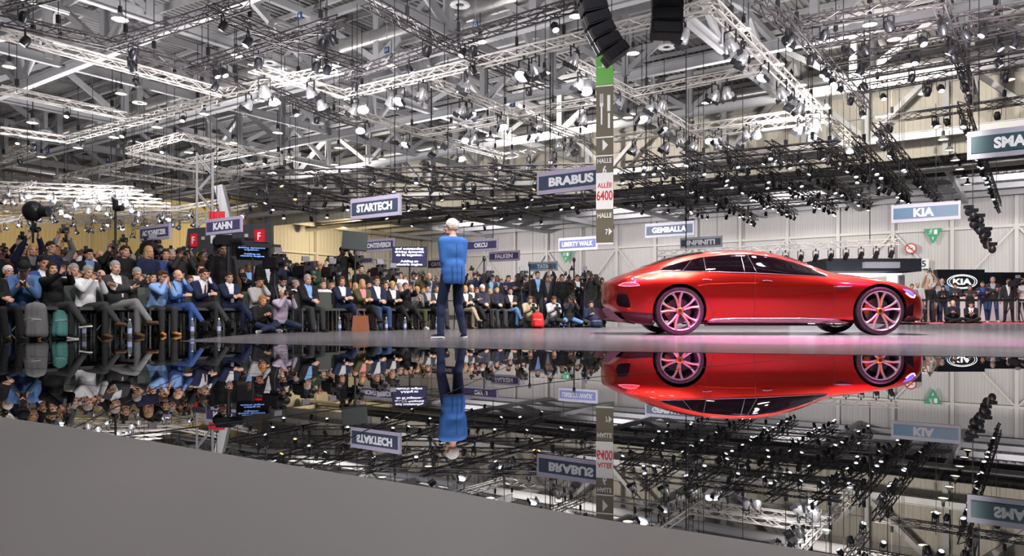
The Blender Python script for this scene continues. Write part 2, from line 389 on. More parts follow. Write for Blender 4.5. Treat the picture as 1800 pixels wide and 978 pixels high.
for i in range(7):
    for j, v in enumerate((14.5, 24, 33.5, 43)):
        vent(2 + i * 12.5 + (j % 2) * 5, v, 3.2 if (i + j) % 2 else -3.2)

# ================================================================== LIGHTING TRUSSES
M_alu = mat('aluminium_truss', (.78, .74, .70), .35, metal=.35)
M_trk = mat('black_truss', (.06, .052, .056), .45, metal=.2)
def box_truss(p, q, s, m, label, group, name='lighting_truss', step=.6, ct=.05):
    p = Vector(p); q = Vector(q); d = (q - p); L = d.length; d.normalize(); sd = Vector((-d.y, d.x, 0)).normalized() * (s/2); up = Vector((0,0,s/2))
    mb = MB(); c = [sd + up, -sd + up, -sd - up, sd - up]; O = Vector((0,0,0))
    for k in range(4): mb.bar(c[k], c[k] + d * L, ct, ct)
    n = max(2, int(L / step)); dl = L / n
    for i in range(n):
        for k in range(4):
            a, b_ = c[k], c[(k+1) % 4]
            if i % 2: a, b_ = b_, a
            mb.bar(a + d * (i * dl), b_ + d * ((i+1) * dl), ct * .55, ct * .55, up=Vector((.3,.5,.8)))
    o = mb.build(name, m, loc=p, fix=False); tag(o, label, 'lighting truss', group)
    for t in ((.12, .88) if L > 5 else (.5,)):      # chain hoists up to the roof
        mb = MB(); b_ = d * (L * t); mb.tube([b_, b_ + Vector((0,0,13.9 - p.z if p.z < 13 else .5))], .018, 4)
        if s > .23: mb.box(b_ + Vector((0,0,.5)), (.13,.13,.32))
        mb.build('hoist_chain', M_black, o)
    return (p, q)
ZT = 10.9
WT = [(0,57,393,164),(0,157,221,204),(110,247,388,172),(0,229,114,245),(225,266,319,239),(319,239,509,280),(331,284,425,266),(405,299,509,280),
      (225,266,405,302),(250,282,405,308),(98,315,241,284),(176,302,327,323),(254,337,405,311),(98,315,254,337),(0,282,57,262),
      (600,168,960,82),(960,82,1253,10),(600,192,739,235),(739,235,886,274),(762,145,903,200),(903,200,1034,249),(743,235,874,211),(903,202,1046,178),
      (886,274,1009,256),(1001,108,1111,166),(1111,166,1230,240),(1111,166,1347,119),(1078,245,1445,194),(1253,10,1441,196),(1200,241,1454,209),
      (1454,209,1499,250),(1200,288,1497,250),(440,118,600,165),(393,164,600,120)]
DT = [(0,33,196,78),(196,78,339,119),(339,119,478,160),(196,80,434,4),(339,119,600,37),(368,16,503,74),(503,74,640,118),(600,137,780,77),(780,77,1025,4),
      (641,0,780,77),(780,77,960,150),(1376,25,1523,188),(1650,0,1707,160),(1409,41,1658,0),(1429,76,1800,16),(1445,112,1800,45),(1486,135,1800,78),
      (1511,157,1800,108),(1539,213,1800,176),(478,160,600,210),(0,10,120,-20),(1330,0,1400,60)]
WS = []; DS = []
for t in WT:
    WS.append(box_truss(at_z(t[0], t[1], ZT), at_z(t[2], t[3], ZT), .34, M_alu, 'silver aluminium box truss of the square lighting grids overhead', 'silver aluminium lighting trusses', ct=.055))
for t in DT:
    DS.append(box_truss(at_z(t[0], t[1], ZT+.3), at_z(t[2], t[3], ZT+.3), .36, M_trk, 'black box truss of the lighting rig overhead', 'black lighting trusses overhead'))
# the low dense rigs
ZR = 8.2
RS = []
def low(a, b_, m, s=.3, z=ZR, lab='black', grp='black trusses of the low dense rig above the car', step=.7):
    r = box_truss(at_z(a[0], a[1], z), at_z(b_[0], b_[1], z), s, m, lab, grp, step=step, ct=.045); RS.append(r); return r
LB = 'black truss of the low dense lighting rig above and behind the car'
for (x0,y0,x1,y1) in ((1095,290,1480,252),(1090,312,1520,275),(1085,330,1545,298),(1090,348,1570,320),(1110,362,1590,340),(1180,376,1500,352),
                      (1130,268,1330,385),(1200,262,1400,375),(1270,258,1470,366),(1350,252,1530,355),(1430,248,1600,342),(1090,300,1240,372),(1503,245,1597,340),(1539,221,1654,352),(1691,184,1756,360)):
    low((x0,y0), (x1,y1), M_trk, lab=LB)
n_right = len(RS)
LC = 'thin black truss of the low rig left of the speaker'
for (x0,y0,x1,y1) in ((430,305,1045,292),(420,322,1045,310),(440,338,1046,328),(450,352,1046,345),(470,366,900,368),(540,300,860,392),(640,296,960,380),(740,292,1040,362),(450,312,740,386),(860,290,1046,334),(400,345,560,372)):
    low((x0,y0), (x1,y1), M_trk, .24, 7.8, LC, 'thin black trusses of the low rig in the middle', .9)
n_mid = len(RS)
LL = 'silver bar of the dense white lighting grid at far left'
for k in range(9):
    y = 322 + k * 8.5
    low((-40, y), (236 + k * 16, y + 9 - k * 1.2), M_alu, .22, 7.6, LL, 'silver bars of the far left lighting grid', .9)
for (x0,y0,x1,y1) in ((0,390,230,335),(120,398,400,352),(230,402,450,360),(-30,350,60,322),(60,372,180,330)):
    low((x0,y0), (x1,y1), M_alu, .22, 7.6, LL, 'silver bars of the far left lighting grid', .9)
# truss with a row of cans behind the car
rowA = at_d(1155, 446, 27); rowB = at_d(1580, 425, 27)
ROW = box_truss(rowA, rowB, .2, M_alu, 'thin silver truss with a row of cans behind the car roof', None, step=.4, ct=.035)

# ================================================================== LIGHT FIXTURES
M_lens = mat('lamp_lens', (1, 1, 1), .3, emit=7.0, emit_col=(.95, .96, 1.0))
M_lensw = mat('lamp_lens_warm', (1, .9, .7), .3, emit=5.0, emit_col=(1, .86, .62))
M_lensa = mat('lamp_lens_amber', (1, .7, .3), .3, emit=4.0, emit_col=(1, .62, .2))
M_can = mat('fixture_body', (.025, .025, .03), .35, metal=.3)
M_chr = mat('fixture_silver', (.7, .7, .72), .25, metal=.8)
M_refl = mat('fixture_reflector', (.9, .9, .92), .12, metal=1.0)
def fixture(kind):
    amber = kind == 'amber'; kind = 'can' if amber else kind
    root = bpy.data.objects.new({'can': 'par_can', 'head': 'moving_head', 'flood': 'flood_light', 'pend': 'pendant_lamp'}[kind], None); COL.objects.link(root); root.empty_display_size = .1
    if kind == 'pend':
        mb = MB(); mb.tube([(0,0,1.3),(0,0,.3)], .02, 6); mb.tube([(0,0,.42),(0,0,.1)], [.09,.11], 10); mb.build('driver_housing', M_can, root, smooth=True)
        mb = MB(); mb.lathe([(.10,.12),(.16,.05),(.26,-.06),(.36,-.2),(.34,-.2),(.24,-.06),(.14,.03)], 18); mb.build('lamp_shade', M_chr, root, smooth=True)
        mb = MB(); mb.lathe([(.0,-.19),(.2,-.185),(.335,-.17)], 18); mb.build('diffuser', M_lensw, root, smooth=True)
        return root
    s = {'can': .8, 'head': 1.0, 'flood': 1.0}[kind]
    T = Matrix.Translation((0,0,-.45)) @ Matrix.Rotation(R(32), 4, 'X')
    mb = MB(); mb.tube([(0,0,0),(0,0,-.12)], .03, 6); mb.bar((-.17*s,0,-.12),(.17*s,0,-.12), .04, .02)
    for sx in (-1,1): mb.bar((sx*.17*s,0,-.12),(sx*.17*s,0,-.46), .02, .05)
    mb.build('yoke', M_can, root)
    mb = MB()
    if kind == 'can': mb.lathe([(.0,.2),(.08,.19),(.10,.12),(.105,0),(.125,-.16),(.12,-.17),(.095,-.02),(0,0)], 14, T)
    elif kind == 'head': mb.lathe([(.0,.2),(.09,.19),(.14,.1),(.15,-.05),(.13,-.17),(.12,-.17),(.12,-.05),(0,-.03)], 14, T)
    else: mb.lathe([(.0,.16),(.08,.15),(.15,.05),(.2,-.12),(.21,-.2),(.2,-.2),(.14,0),(0,.04)], 14, T)
    mb.build('housing', M_chr if kind == 'flood' else M_can, root, smooth=True)
    mb = MB(); rl, zl = {'can': (.1,-.1), 'head': (.115,-.14), 'flood': (.17,-.08)}[kind]
    mb.lathe([(0,zl),(rl*.6,zl-.02),(rl,zl-.01)], 14, T); mb.build('lens', M_lensa if amber else M_lens, root, smooth=True)
    if kind == 'flood':
        mb = MB()
        for sx in (-1, 1): mb.box((0,0,0), (.003,.26,.16), None)
        for sx in (-1,1):
            o = MB(); o.box(T @ Vector((sx*.2, 0, -.26)), (.006, .3, .16), T.to_3x3()); o.build('barn_door', M_can, root)
    return root
PR = {}
def put(kind, loc, rz, label, group, cat=None, scale=1.0):
    if kind not in PR:
        PR[kind] = r = fixture(kind)
    else: r = copy_tree(PR[kind])
    r.location = loc; r.rotation_euler = (0, 0, rz); r.scale = (scale,)*3
    tag(r, label, cat or {'can':'spotlight','amber':'spotlight','head':'moving light','flood':'floodlight','pend':'pendant lamp'}[kind], group)
    return r
PEND = [(211,27),(106,72),(16,112),(213,160),(307,131),(415,92),(456,172),(359,196),(276,219),(200,237),(57,211),(137,256),(332,264),(409,247),(488,229),(564,143),(438,284),(508,272),
 (588,286),(515,303),(375,288),(73,272),(595,256),(688,110),(844,67),(1013,22),(692,186),(811,157),(957,123),(1113,88),(672,276),(753,294),(793,219),(862,241),(1044,170),(776,333),
 (1104,202),(1307,45),(1368,108),(1408,145),(1597,108),(1242,176),(1645,217),(1658,241),(1669,260),(1679,278),(1687,294),(1695,309),(1701,321),(1572,63),(1624,160),(1773,135),(1529,37),(1452,186)]
for px, py in PEND:
    z = 12.6 if py < 200 else 11.3
    put('pend', at_z(px, py, z), 0, 'bell shaped pendant lamp with a bright underside hanging from the roof', 'bell shaped pendant lamps under the roof', scale=.88)
def along(segs, kind, spacing, label, group, drop=.13, jitter=.3, scale=1.0, cap=999, pair=0.0, alt=None):
    n = 0
    for p, q in segs:
        L = (q - p).length; k = max(1, int(L / spacing))
        for i in range(k):
            if n >= cap: return
            t = (i + .5 + random.uniform(-jitter, jitter)) / k
            loc = p.lerp(q, t) + Vector((0, 0, -drop))
            put(alt if alt and random.random() < .35 else kind, loc, random.uniform(0, 2*math.pi), label, group, scale=scale * random.uniform(.9, 1.1)); n += 1
            if random.random() < pair and n < cap:
                put(kind, loc + (q - p).normalized() * .55, random.uniform(0, 2*math.pi), label, group, scale=scale); n += 1
along(WS[15:], 'flood', 2.3, 'silver floodlight hung under a silver truss of the square grids', 'floodlights under the silver trusses', scale=1.35, pair=.25)
along(WS[:15], 'head', 5.0, 'black moving head hung under a silver truss at upper left', 'moving heads under the left silver trusses', scale=.95)
along(DS[:11] + DS[19:], 'head', 2.8, 'black moving head with a lit lens under a black truss at upper left', 'moving heads under the left black trusses', scale=1.1, pair=.3)
along(DS[11:19], 'head', 2.0, 'black moving head hung under the black trusses at upper right', 'moving heads under the right black trusses', scale=1.05, pair=.2)
along(RS[:n_right], 'can', 1.5, 'small black lamp of the low dense rig above the car', 'small lamps of the low rig above the car', scale=.95, cap=250, pair=.2)
along(RS[n_right:n_mid], 'can', 2.4, 'small black lamp of the low rig in the middle of the hall', 'small lamps of the low rig in the middle', scale=1.0, cap=130, alt='amber')
along(RS[n_mid:], 'flood', 2.6, 'small silver floodlight of the bright grid at far left', 'small floodlights of the far left grid', scale=.9, cap=90)
n = 16
for i in range(n):
    put('can', rowA.lerp(rowB, (i + .5) / n) + Vector((0,0,-.1)), 0, 'black can in the even row on the thin truss behind the car roof', 'row of cans behind the car roof', scale=.75)
# vertical string of movers, right
root = empty('light_tower', at_d(1710, 372, 27), 0, 'hanging slanted cluster of black moving lights beside the back wall, right', 'light cluster')
mb = MB(); p0 = at_d(1710, 372, 27)
mb.tube([(0,0,0),(0,0,5)], .015, 5)
path = [at_d(*p) - p0 for p in ((1710,372,27),(1716,392,27),(1726,406,27),(1734,418,27),(1738,438,27))]
mb.tube(path, .05, 6); mb.build('hanging_bar', M_trk, root)
for i in range(11):
    t = i / 10 * 4; a = path[min(3, int(t))].lerp(path[min(3, int(t)) + 1], t - min(3, int(t)))
    mb = MB(); c = a + Vector((random.uniform(-.2,.2), random.uniform(-.2,.2), 0)); mb.ell(c, (.13,.13,.16)); mb.box(c + Vector((0,0,.18)), (.26,.2,.12)); mb.build('moving_light', M_can, root, smooth=True)
# ================================================================== THE CAR
M_paint = bpy.data.materials.new('candy_red_paint'); M_paint.use_nodes = True
nt = M_paint.node_tree; b = nt.nodes['Principled BSDF']
b.inputs['Base Color'].default_value = (.62, .022, .014, 1); b.inputs['Metallic'].default_value = .95; b.inputs['Roughness'].default_value = .29
b.inputs['Coat Weight'].default_value = 1.0; b.inputs['Coat Roughness'].default_value = .03
M_glass = mat('tinted_glass', (.002, .0006, .0015), .015, ior=1.45)
M_vent = mat('vent_black', (.004,.002,.003), .7, spec=.1)
M_chromeR = mat('bright_trim', (.8, .72, .78), .12, metal=1.0)
M_rim = mat('polished_rim', (.9, .84, .88), .28, metal=.9)
M_orange = mat('orange_rim_insert', (.85, .22, .02), .3, metal=.4)
M_tyre = mat('tyre_rubber', (.02, .015, .018), .42)
M_lower = mat('dark_lower_body', (.035, .004, .006), .35, spec=.3)
M_sill = mat('satin_sill', (.45, .25, .30), .22, metal=.9)
M_head = mat('headlamp_glow', (.12, .1, .6), .2, emit=1.1, emit_col=(.12, .09, 1.0))
M_headw = mat('headlamp_white', (.9, .9, 1), .2, emit=1.6, emit_col=(.75, .8, 1.0))
M_tail = mat('tail_lamp', (.7, .02, .03), .15, emit=.7, emit_col=(1, .1, .15), coat=1)
YC = 13.45
#  X    zb   ws   w3   wm   zm   wsh  zsh  wb   zbt   wr   zr   zt
ST = [
(1.60,.50,.60,.66,.71,.72,.70,.82,.62,.885,.45,.91,.918),
(1.68,.44,.70,.76,.79,.70,.79,.83,.72,.915,.52,.945,.953),
(1.82,.36,.80,.85,.88,.70,.88,.85,.79,.965,.57,1.01,1.022),
(2.07,.29,.86,.90,.93,.69,.935,.87,.83,1.02,.60,1.085,1.106),
(2.42,.26,.90,.945,.98,.68,.975,.88,.85,1.06,.62,1.19,1.236),
(2.80,.24,.92,.965,.995,.68,.985,.89,.86,1.085,.63,1.29,1.366),
(3.20,.22,.90,.935,.97,.66,.955,.88,.87,1.09,.635,1.355,1.447),
(3.60,.21,.88,.905,.95,.64,.935,.87,.87,1.08,.64,1.39,1.481),
(4.00,.21,.88,.90,.945,.63,.93,.86,.87,1.07,.64,1.395,1.494),
(4.36,.21,.88,.90,.945,.63,.93,.86,.87,1.055,.63,1.37,1.470),
(4.70,.21,.88,.91,.95,.64,.935,.86,.87,1.04,.62,1.30,1.405),
(5.04,.215,.89,.92,.955,.66,.945,.86,.87,1.02,.62,1.20,1.302),
(5.30,.22,.90,.93,.96,.67,.95,.86,.87,1.0,.64,1.11,1.180),
(5.55,.225,.91,.94,.97,.69,.96,.86,.87,.985,.66,1.05,1.092),
(5.87,.23,.92,.955,.985,.70,.97,.86,.87,.965,.64,1.015,1.043),
(6.20,.23,.93,.965,.99,.69,.975,.84,.87,.93,.62,.97,.993),
(6.55,.23,.92,.95,.975,.66,.955,.79,.85,.87,.60,.905,.926),
(6.82,.235,.87,.90,.92,.62,.90,.73,.79,.80,.56,.835,.850),
(7.02,.245,.79,.82,.83,.57,.80,.66,.70,.715,.48,.745,.757),
(7.13,.25,.68,.70,.71,.52,.67,.59,.58,.64,.40,.665,.672),
(7.17,.27,.60,.62,.62,.50,.58,.56,.50,.60,.34,.62,.625)]
def pch(x, xs, ys):                     # monotone cubic
    n = len(xs)
    if x <= xs[0]: return ys[0]
    if x >= xs[-1]: return ys[-1]
    i = 0
    while x > xs[i+1]: i += 1
    def sl(k): return (ys[k+1]-ys[k])/(xs[k+1]-xs[k])
    def tg(k):
        if k == 0: return sl(0)
        if k == n-1: return sl(n-2)
        a, c = sl(k-1), sl(k)
        return 0 if a*c <= 0 else 2*a*c/(a+c)
    h = xs[i+1]-xs[i]; t = (x-xs[i])/h
    return ((2*t**3-3*t**2+1)*ys[i] + (t**3-2*t**2+t)*h*tg(i) + (-2*t**3+3*t**2)*ys[i+1] + (t**3-t**2)*h*tg(i+1))
XS = [s[0] for s in ST]
def params(X): return [pch(X, XS, [s[k] for s in ST]) for k in range(1, 13)]
def section(X, n=9):
    zb, ws, w3, wm, zm, wsh, zsh, wb, zbt, wr, zr, zt = params(X)
    P = [(0, zb), (ws*.55, zb), (ws*.93, zb+.003), (ws, zb+.05), (w3, zb+(zm-zb)*.4), (wm, zm), (wsh, zsh), (wb, zbt), ((wb*.48+wr*.52), zbt+(zr-zbt)*.55), (wr, zr), (wr*.86, zr+(zt-zr)*.55), (wr*.5, zt-(zt-zr)*.14), (0, zt)]
    out = []
    for i in range(len(P)-1):
        p0 = P[max(0,i-1)] if i > 0 else (-P[1][0], P[1][1]); p1 = P[i]; p2 = P[i+1]; p3 = P[i+2] if i+2 < len(P) else (-P[-2][0], P[-2][1])
        def dd(a, b_): return max(1e-4, math.hypot(a[0]-b_[0], a[1]-b_[1])**.5)
        t0 = 0; t1 = dd(p0,p1); t2 = t1+dd(p1,p2); t3 = t2+dd(p2,p3)
        for k in range(n):
            t = t1 + (t2-t1)*k/n; r = []
            for c in (0,1):
                A1 = (t1-t)/(t1-t0)*p0[c] + (t-t0)/(t1-t0)*p1[c]; A2 = (t2-t)/(t2-t1)*p1[c]+(t-t1)/(t2-t1)*p2[c]; A3 = (t3-t)/(t3-t2)*p2[c]+(t-t2)/(t3-t2)*p3[c]
                B1 = (t2-t)/(t2-t0)*A1+(t-t0)/(t2-t0)*A2; B2 = (t3-t)/(t3-t1)*A2+(t-t1)/(t3-t1)*A3
                r.append((t2-t)/(t2-t1)*B1+(t-t1)/(t2-t1)*B2)
            out.append((max(0, r[0]), r[1]))
    out.append(P[-1]); return out
def warp(X, y):                         # plan curvature of tail and nose
    t = max(0, (2.35 - X) / .75); X += .30 * t * t * y * y + .05 * t * t
    t = max(0, (X - 6.3) / .87); X -= .16 * t * t * (y * y) + .035 * t
    return X
SECC = {}
def width_at(X, z):                     # half width of the body at (X,z)
    k = round(X, 3)
    if k not in SECC: SECC[k] = section(X, 6)
    s = SECC[k][14:]
    for a, b_ in zip(s[:-1], s[1:]):
        if a[1] <= z <= b_[1] and b_[1] > a[1]: return a[0] + (b_[0]-a[0])*(z-a[1])/(b_[1]-a[1])
    return s[0][0] if z < s[0][1] else .3
car = empty('concept_car', (4.4, YC, 0), 0, 'glossy candy red four door coupe on the stage with pink lit silver wheels', 'car')
def body_mesh():
    mb = MB(); nx = 230; rows = []
    Xs = [1.60 + (7.17-1.60)*i/nx for i in range(nx+1)]
    for X in Xs:
        s = section(X, 6); ring = [(X, -y, z) for y, z in s] + [(X, y, z) for y, z in reversed(s[1:-1])]
        rows.append(ring)
    def inset(r, q, dx):
        cz = sum(p[2] for p in r)/len(r); return [(p[0]+dx, p[1]*q, cz+(p[2]-cz)*q) for p in r]
    rows = [inset(rows[0], q, dx) for q, dx in ((.02,-.040),(.3,-.039),(.6,-.036),(.86,-.026),(.96,-.013))] + rows + [inset(rows[-1], q, dx) for q, dx in ((.96,.010),(.86,.018),(.6,.026),(.3,.029),(.02,.030))]; nx += 10
    n = len(rows[0]); vs = [p for r in rows for p in r]
    vs = [(warp(x, y) - 4.4, y, z) for x, y, z in vs]; fs = []
    for i in range(nx):
        for k in range(n): fs.append((i*n+k, i*n+(k+1)%n, (i+1)*n+(k+1)%n, (i+1)*n+k))
    fs.append(tuple(range(n))); fs.append(tuple((nx*n)+k for k in reversed(range(n))))
    mb.add(vs, fs); return mb
WX = {'rear': 2.815, 'front': 6.175}; WZ = .41
bo = body_mesh().build('body_shell', [M_paint, M_black], car, smooth=False)
cut = MB()
for wx in WX.values():
    for s in (-1, 1):
        M = Matrix.Translation((wx-4.4, s*.86, WZ+.005)) @ Matrix.Rotation(R(90), 4, 'X')
        cut.tube([M @ Vector((0,0,-.36)), M @ Vector((0,0,.36))], .452, 64)
co = cut.build('arch_cutter', M_black, car)
mod = bo.modifiers.new('b', 'BOOLEAN'); mod.object = co; mod.operation = 'DIFFERENCE'; mod.solver = 'EXACT'; mod.use_self = False
bpy.context.view_layer.update(); dg = bpy.context.evaluated_depsgraph_get()
me = bpy.data.meshes.new_from_object(bo.evaluated_get(dg)); bo.modifiers.clear(); bo.data = me; bpy.data.objects.remove(co)
me.materials.clear(); me.materials.append(M_paint); me.materials.append(M_black)
for p in me.polygons:
    c = p.center; p.use_smooth = True; p.material_index = 0
    for wx in WX.values():
        d = math.hypot(c.x-(wx-4.4), c.z-WZ-.005)
        if d < .4535 and abs(c.y) < 1.0 and (abs(p.normal.y) < .25 and d > .44 or abs(abs(c.y)-.5) < .02): p.material_index = 1
try: me.set_sharp_from_angle(angle=R(30))
except Exception: pass
def pxX(px, s=104.3): return (px-900)/s
def pxZ(py, s=104.3): return CH + (550-py)/s
def drape(name, pts_top, pts_bot, m, off=.006, nx=60, nz=8, th=.004, parent=None, side=(-1,1)):
    """panel lying on the body side between two curves given as (X,z) points"""
    for s in side:
        mb = MB(); x0 = max(pts_top[0][0], pts_bot[0][0]); x1 = min(pts_top[-1][0], pts_bot[-1][0]); vs = []
        for i in range(nx+1):
            X = x0 + (x1-x0)*i/nx; a = pch(X, [p[0] for p in pts_bot], [p[1] for p in pts_bot]); b_ = pch(X, [p[0] for p in pts_top], [p[1] for p in pts_top])
            if b_ < a: b_ = a
            for j in range(nz+1):
                z = a + (b_-a)*j/nz; wy = width_at(X, z)+off; vs.append((warp(X, wy)-4.4, s*wy, z))
        fs = []
        for i in range(nx):
            for j in range(nz):
                k = i*(nz+1)+j; fs.append((k, k+1, k+nz+2, k+nz+1))
        mb.add(vs, fs); o = mb.build(name, m, parent or car, smooth=True, fix=False)
        md = o.modifiers.new('s', 'SOLIDIFY'); md.thickness = th; md.offset = 0
    return o
def strip(name, pts, wd, m, off=.008, parent=None, side=(-1,1)):
    """thin raised line on the body side through (X,z) points"""
    for s in side:
        mb = MB(); P = []
        for a, b_ in zip(pts[:-1], pts[1:]):
            k = max(2, int(math.hypot(b_[0]-a[0], b_[1]-a[1])/.05))
            for i in range(k): P.append((a[0]+(b_[0]-a[0])*i/k, a[1]+(b_[1]-a[1])*i/k))
        P.append(pts[-1])
        mb.tube([(warp(x, width_at(x, z))-4.4, s*(width_at(x, z)+off), z) for x, z in P], wd, 6)
        mb.build(name, m, parent or car, smooth=True)
wtop = [(pxX(1160,103.5), pxZ(474.5,103.5)),(pxX(1175,103.2),pxZ(468.5,103.2)),(pxX(1196,103),pxZ(462.5,103)),(pxX(1234,103),pxZ(454,102)),(pxX(1283,102.5),pxZ(449,102)),(pxX(1325,102.5),pxZ(449,102)),(pxX(1363,102.5),pxZ(454,102.3)),(pxX(1401,102.5),pxZ(464,102.5)),(pxX(1429,103),pxZ(474,103)),(pxX(1450,103.5),pxZ(485.5,103.5))]
wbot = [(wtop[0][0], pxZ(475.5,103.5)),(pxX(1200,104),pxZ(476)),(pxX(1248,104),pxZ(477)),(pxX(1328,104),pxZ(479.5)),(pxX(1387,104),pxZ(482.5)),(wtop[-1][0],pxZ(486.5,103.5))]
drape('side_glass', wtop, wbot, M_glass, off=.004, nx=110, nz=14)
strip('window_trim', [(x, z-.006) for x, z in wbot], .007, M_chromeR)
strip('window_trim', [(x, z+.008) for x, z in wtop], .007, M_chromeR)
for a, b_ in (((1200,476),(1217,456)),((1240,476),(1237,454)),((1308,478),(1303,449)),((1329,479),(1315,449))):
    strip('window_divider', [(pxX(a[0],104),pxZ(a[1])),(pxX(b_[0],102.8),pxZ(b_[1],102.5))], .006, M_chromeR, off=.012)
# windscreen and rear glass, seen only from above
def top_glass(x0, x1, name):
    mb = MB(); nx = 24; ny = 14; vs = []
    for i in range(nx+1):
        X = x0+(x1-x0)*i/nx; s = section(X, 6); pts = s[56:]
        pr = params(X); lim = pr[9]*.92
        for j in range(ny+1):
            y = -lim + 2*lim*j/ny; z = None
            for a, b_ in zip(s[45:-1], s[46:]):
                if b_[0] <= abs(y) <= a[0]: z = a[1]+(b_[1]-a[1])*((a[0]-abs(y))/max(1e-6,(a[0]-b_[0]))); break
            if z is None: z = pr[11]
            vs.append((X-4.4, y, z+.006))
    fs = [(i*(ny+1)+j, (i+1)*(ny+1)+j, (i+1)*(ny+1)+j+1, i*(ny+1)+j+1) for i in range(nx) for j in range(ny)]
    mb.add(vs, fs); mb.build(name, M_glass, car, smooth=True, fix=False)
top_glass(4.72, 5.36, 'windscreen'); top_glass(2.35, 3.3, 'rear_window')
# shut lines, handles, vent
DK = mat('shut_line', (.05, .002, .004), .5)
def pz(*l): return [(pxX(x), pxZ(y)) for x, y in l]
strip('door_seam', pz((1328,481),(1326,500),(1325,520),(1325,545),(1326,563)), .0035, DK, off=.0)
strip('door_seam', pz((1238,480),(1240,500),(1246,530),(1255,560)), .0035, DK, off=.0)
strip('door_seam', pz((1457,492),(1462,502),(1464,530),(1462,562)), .0035, DK, off=.0)
for hx, hy in ((1348,494),(1242,492)): strip('door_handle', pz((hx-9,hy),(hx,hy-.8),(hx+8,hy+.6)), .009, M_chromeR, off=.004)
drape('fender_vent', pz((1462,504.2),(1475,503),(1495,504)), pz((1462,505.5),(1475,508.5),(1495,505)), M_black, off=.006, nx=20, nz=3)
strip('vent_fin', pz((1467,505),(1480,505),(1492,504.3)), .006, M_chromeR, off=.012)
# raised crease above the wheels and sill
strip('body_crease', pz((1225,503),(1240,500),(1290,498),(1330,498)), .004, M_paint, off=-.001)
drape('side_sill', pz((1243,565),(1255,561),(1300,559),(1400,559.2),(1460,561),(1490,567.5)), pz((1243,567.5),(1300,568),(1400,568.3),(1490,568.8)), M_sill, off=.035, nx=60, nz=5, th=.05)
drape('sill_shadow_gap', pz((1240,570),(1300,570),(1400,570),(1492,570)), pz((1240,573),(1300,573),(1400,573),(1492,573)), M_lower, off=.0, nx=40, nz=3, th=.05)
# tail lamp
tl = pz((1069,500.5),(1080,497),(1100,496.2),(1112,498),(1120,502.3)); tb = pz((1069,502),(1080,503),(1100,503.4),(1112,503.4),(1120,503))
drape('tail_lamp', tl, tb, M_tail, off=.006, nx=30, nz=4)
strip('tail_lamp_ring', pz((1070,501.5),(1080,497),(1100,496.2),(1112,498),(1120,502.6),(1100,503.6),(1080,503.2),(1070,501.5)), .004, mat('tail_ring', (1,.3,.4), .2, emit=1.5, emit_col=(1,.25,.35)), off=.008)
# rear corner vent and dark lower bumper, diffuser fins
drape('rear_corner_vent', pz((1067,516),(1074,515),(1084,516),(1092,526),(1098,540)), pz((1067,529),(1074,538),(1084,540.5),(1092,541),(1098,541)), M_vent, off=.004, nx=24, nz=6)
drape('lower_bumper', pz((1080,549),(1100,548.5),(1147,551)), pz((1080,556),(1100,566),(1147,573)), M_lower, off=.006, nx=30, nz=6)
strip('bumper_crease', pz((1072,543),(1085,542),(1096,543),(1101,536)), .008, M_paint, off=.006)
for s in (-1, 1):
    mb = MB()
    for k in range(3):
        y = s*(.80-.14*k)
        M = Matrix.Translation((0,y,0)) @ Matrix.Rotation(R(90), 4, 'X')
        o = [(pxX(1060,103)-4.4,.455),(pxX(1068,103)-4.4,.465),(pxX(1080,103)-4.4,.36),(pxX(1095,103)-4.4,.24),(pxX(1085,103)-4.4,.225),(pxX(1070,103)-4.4,.30)]
        mb.prism(o, -.012, .012, M)
    mb.bar((pxX(1071,103)-4.4, s*.55, .27), (pxX(1071,103)-4.4, s*.84, .27), .1, .02)
    mb.build('rear_diffuser', M_sill, car)
mb = MB(); mb.bar((pxX(1085)-4.4, 0, .25), (pxX(1150)-4.4, 0, .22), 1.5, .06); mb.build('underbody', M_black, car)
# headlamp
drape('headlamp', pz((1586,508.5),(1596,509.5),(1606,512.5),(1615,518)), pz((1586,509.5),(1596,516.5),(1606,522),(1615,522)), M_head, off=.006, nx=24, nz=5)
strip('headlamp_signature', pz((1592,515.5),(1598,519.5),(1606,523),(1612,523.5),(1615,519)), .011, M_headw, off=.012)
# front: grille, intake, splitter
mb = MB(); vs = []
mb.prism([(-.5,.36),(.5,.36),(.56,.44),(.46,.58),(-.46,.58),(-.56,.44)], 0, .05, Matrix.Translation((7.115-4.4,0,0)) @ Matrix(((0,0,1,0),(1,0,0,0),(0,1,0,0),(0,0,0,1))))
g = mb.build('grille', M_black, car)
mb = MB()
for k in range(15):
    y = -.45+.9*k/14; mb.bar((7.175-4.4, y, .38),(7.165-4.4, y, .565), .012, .02)
mb.lathe([(.055,0),(.065,.0),(.065,.012),(.055,.012)], 24, Matrix.Translation((7.185-4.4,0,.475)) @ Matrix.Rotation(R(90),4,'Y'), closed=True)
for k in range(3):
    a = math.pi/2+k*2*math.pi/3; mb.bar((7.19-4.4,0,.475),(7.19-4.4,.055*math.cos(a),.475+.055*math.sin(a)),.012)
mb.build('grille_bars', M_chromeR, g)
mb = MB(); P = [(6.72,.93),(7.0,.84),(7.16,.66),(7.24,.4),(7.26,0)]
pts = [(x-4.4, y) for x, y in P] + [(x-4.4, -y) for x, y in reversed(P[:-1])] + [(6.7-4.4, -.5), (6.7-4.4, .5)]
mb.prism(pts, .175, .205); mb.build('front_splitter', M_lower, car)
drape('front_intake', pz((1592,545),(1600,536),(1612,530)), pz((1592,556),(1600,562),(1612,563)), M_vent, off=.004, nx=14, nz=5)
drape('bumper_blade', pz((1590,563),(1602,556),(1616,556)), pz((1590,566),(1602,567),(1616,566)), M_lower, off=.02, nx=14, nz=4, th=.03)
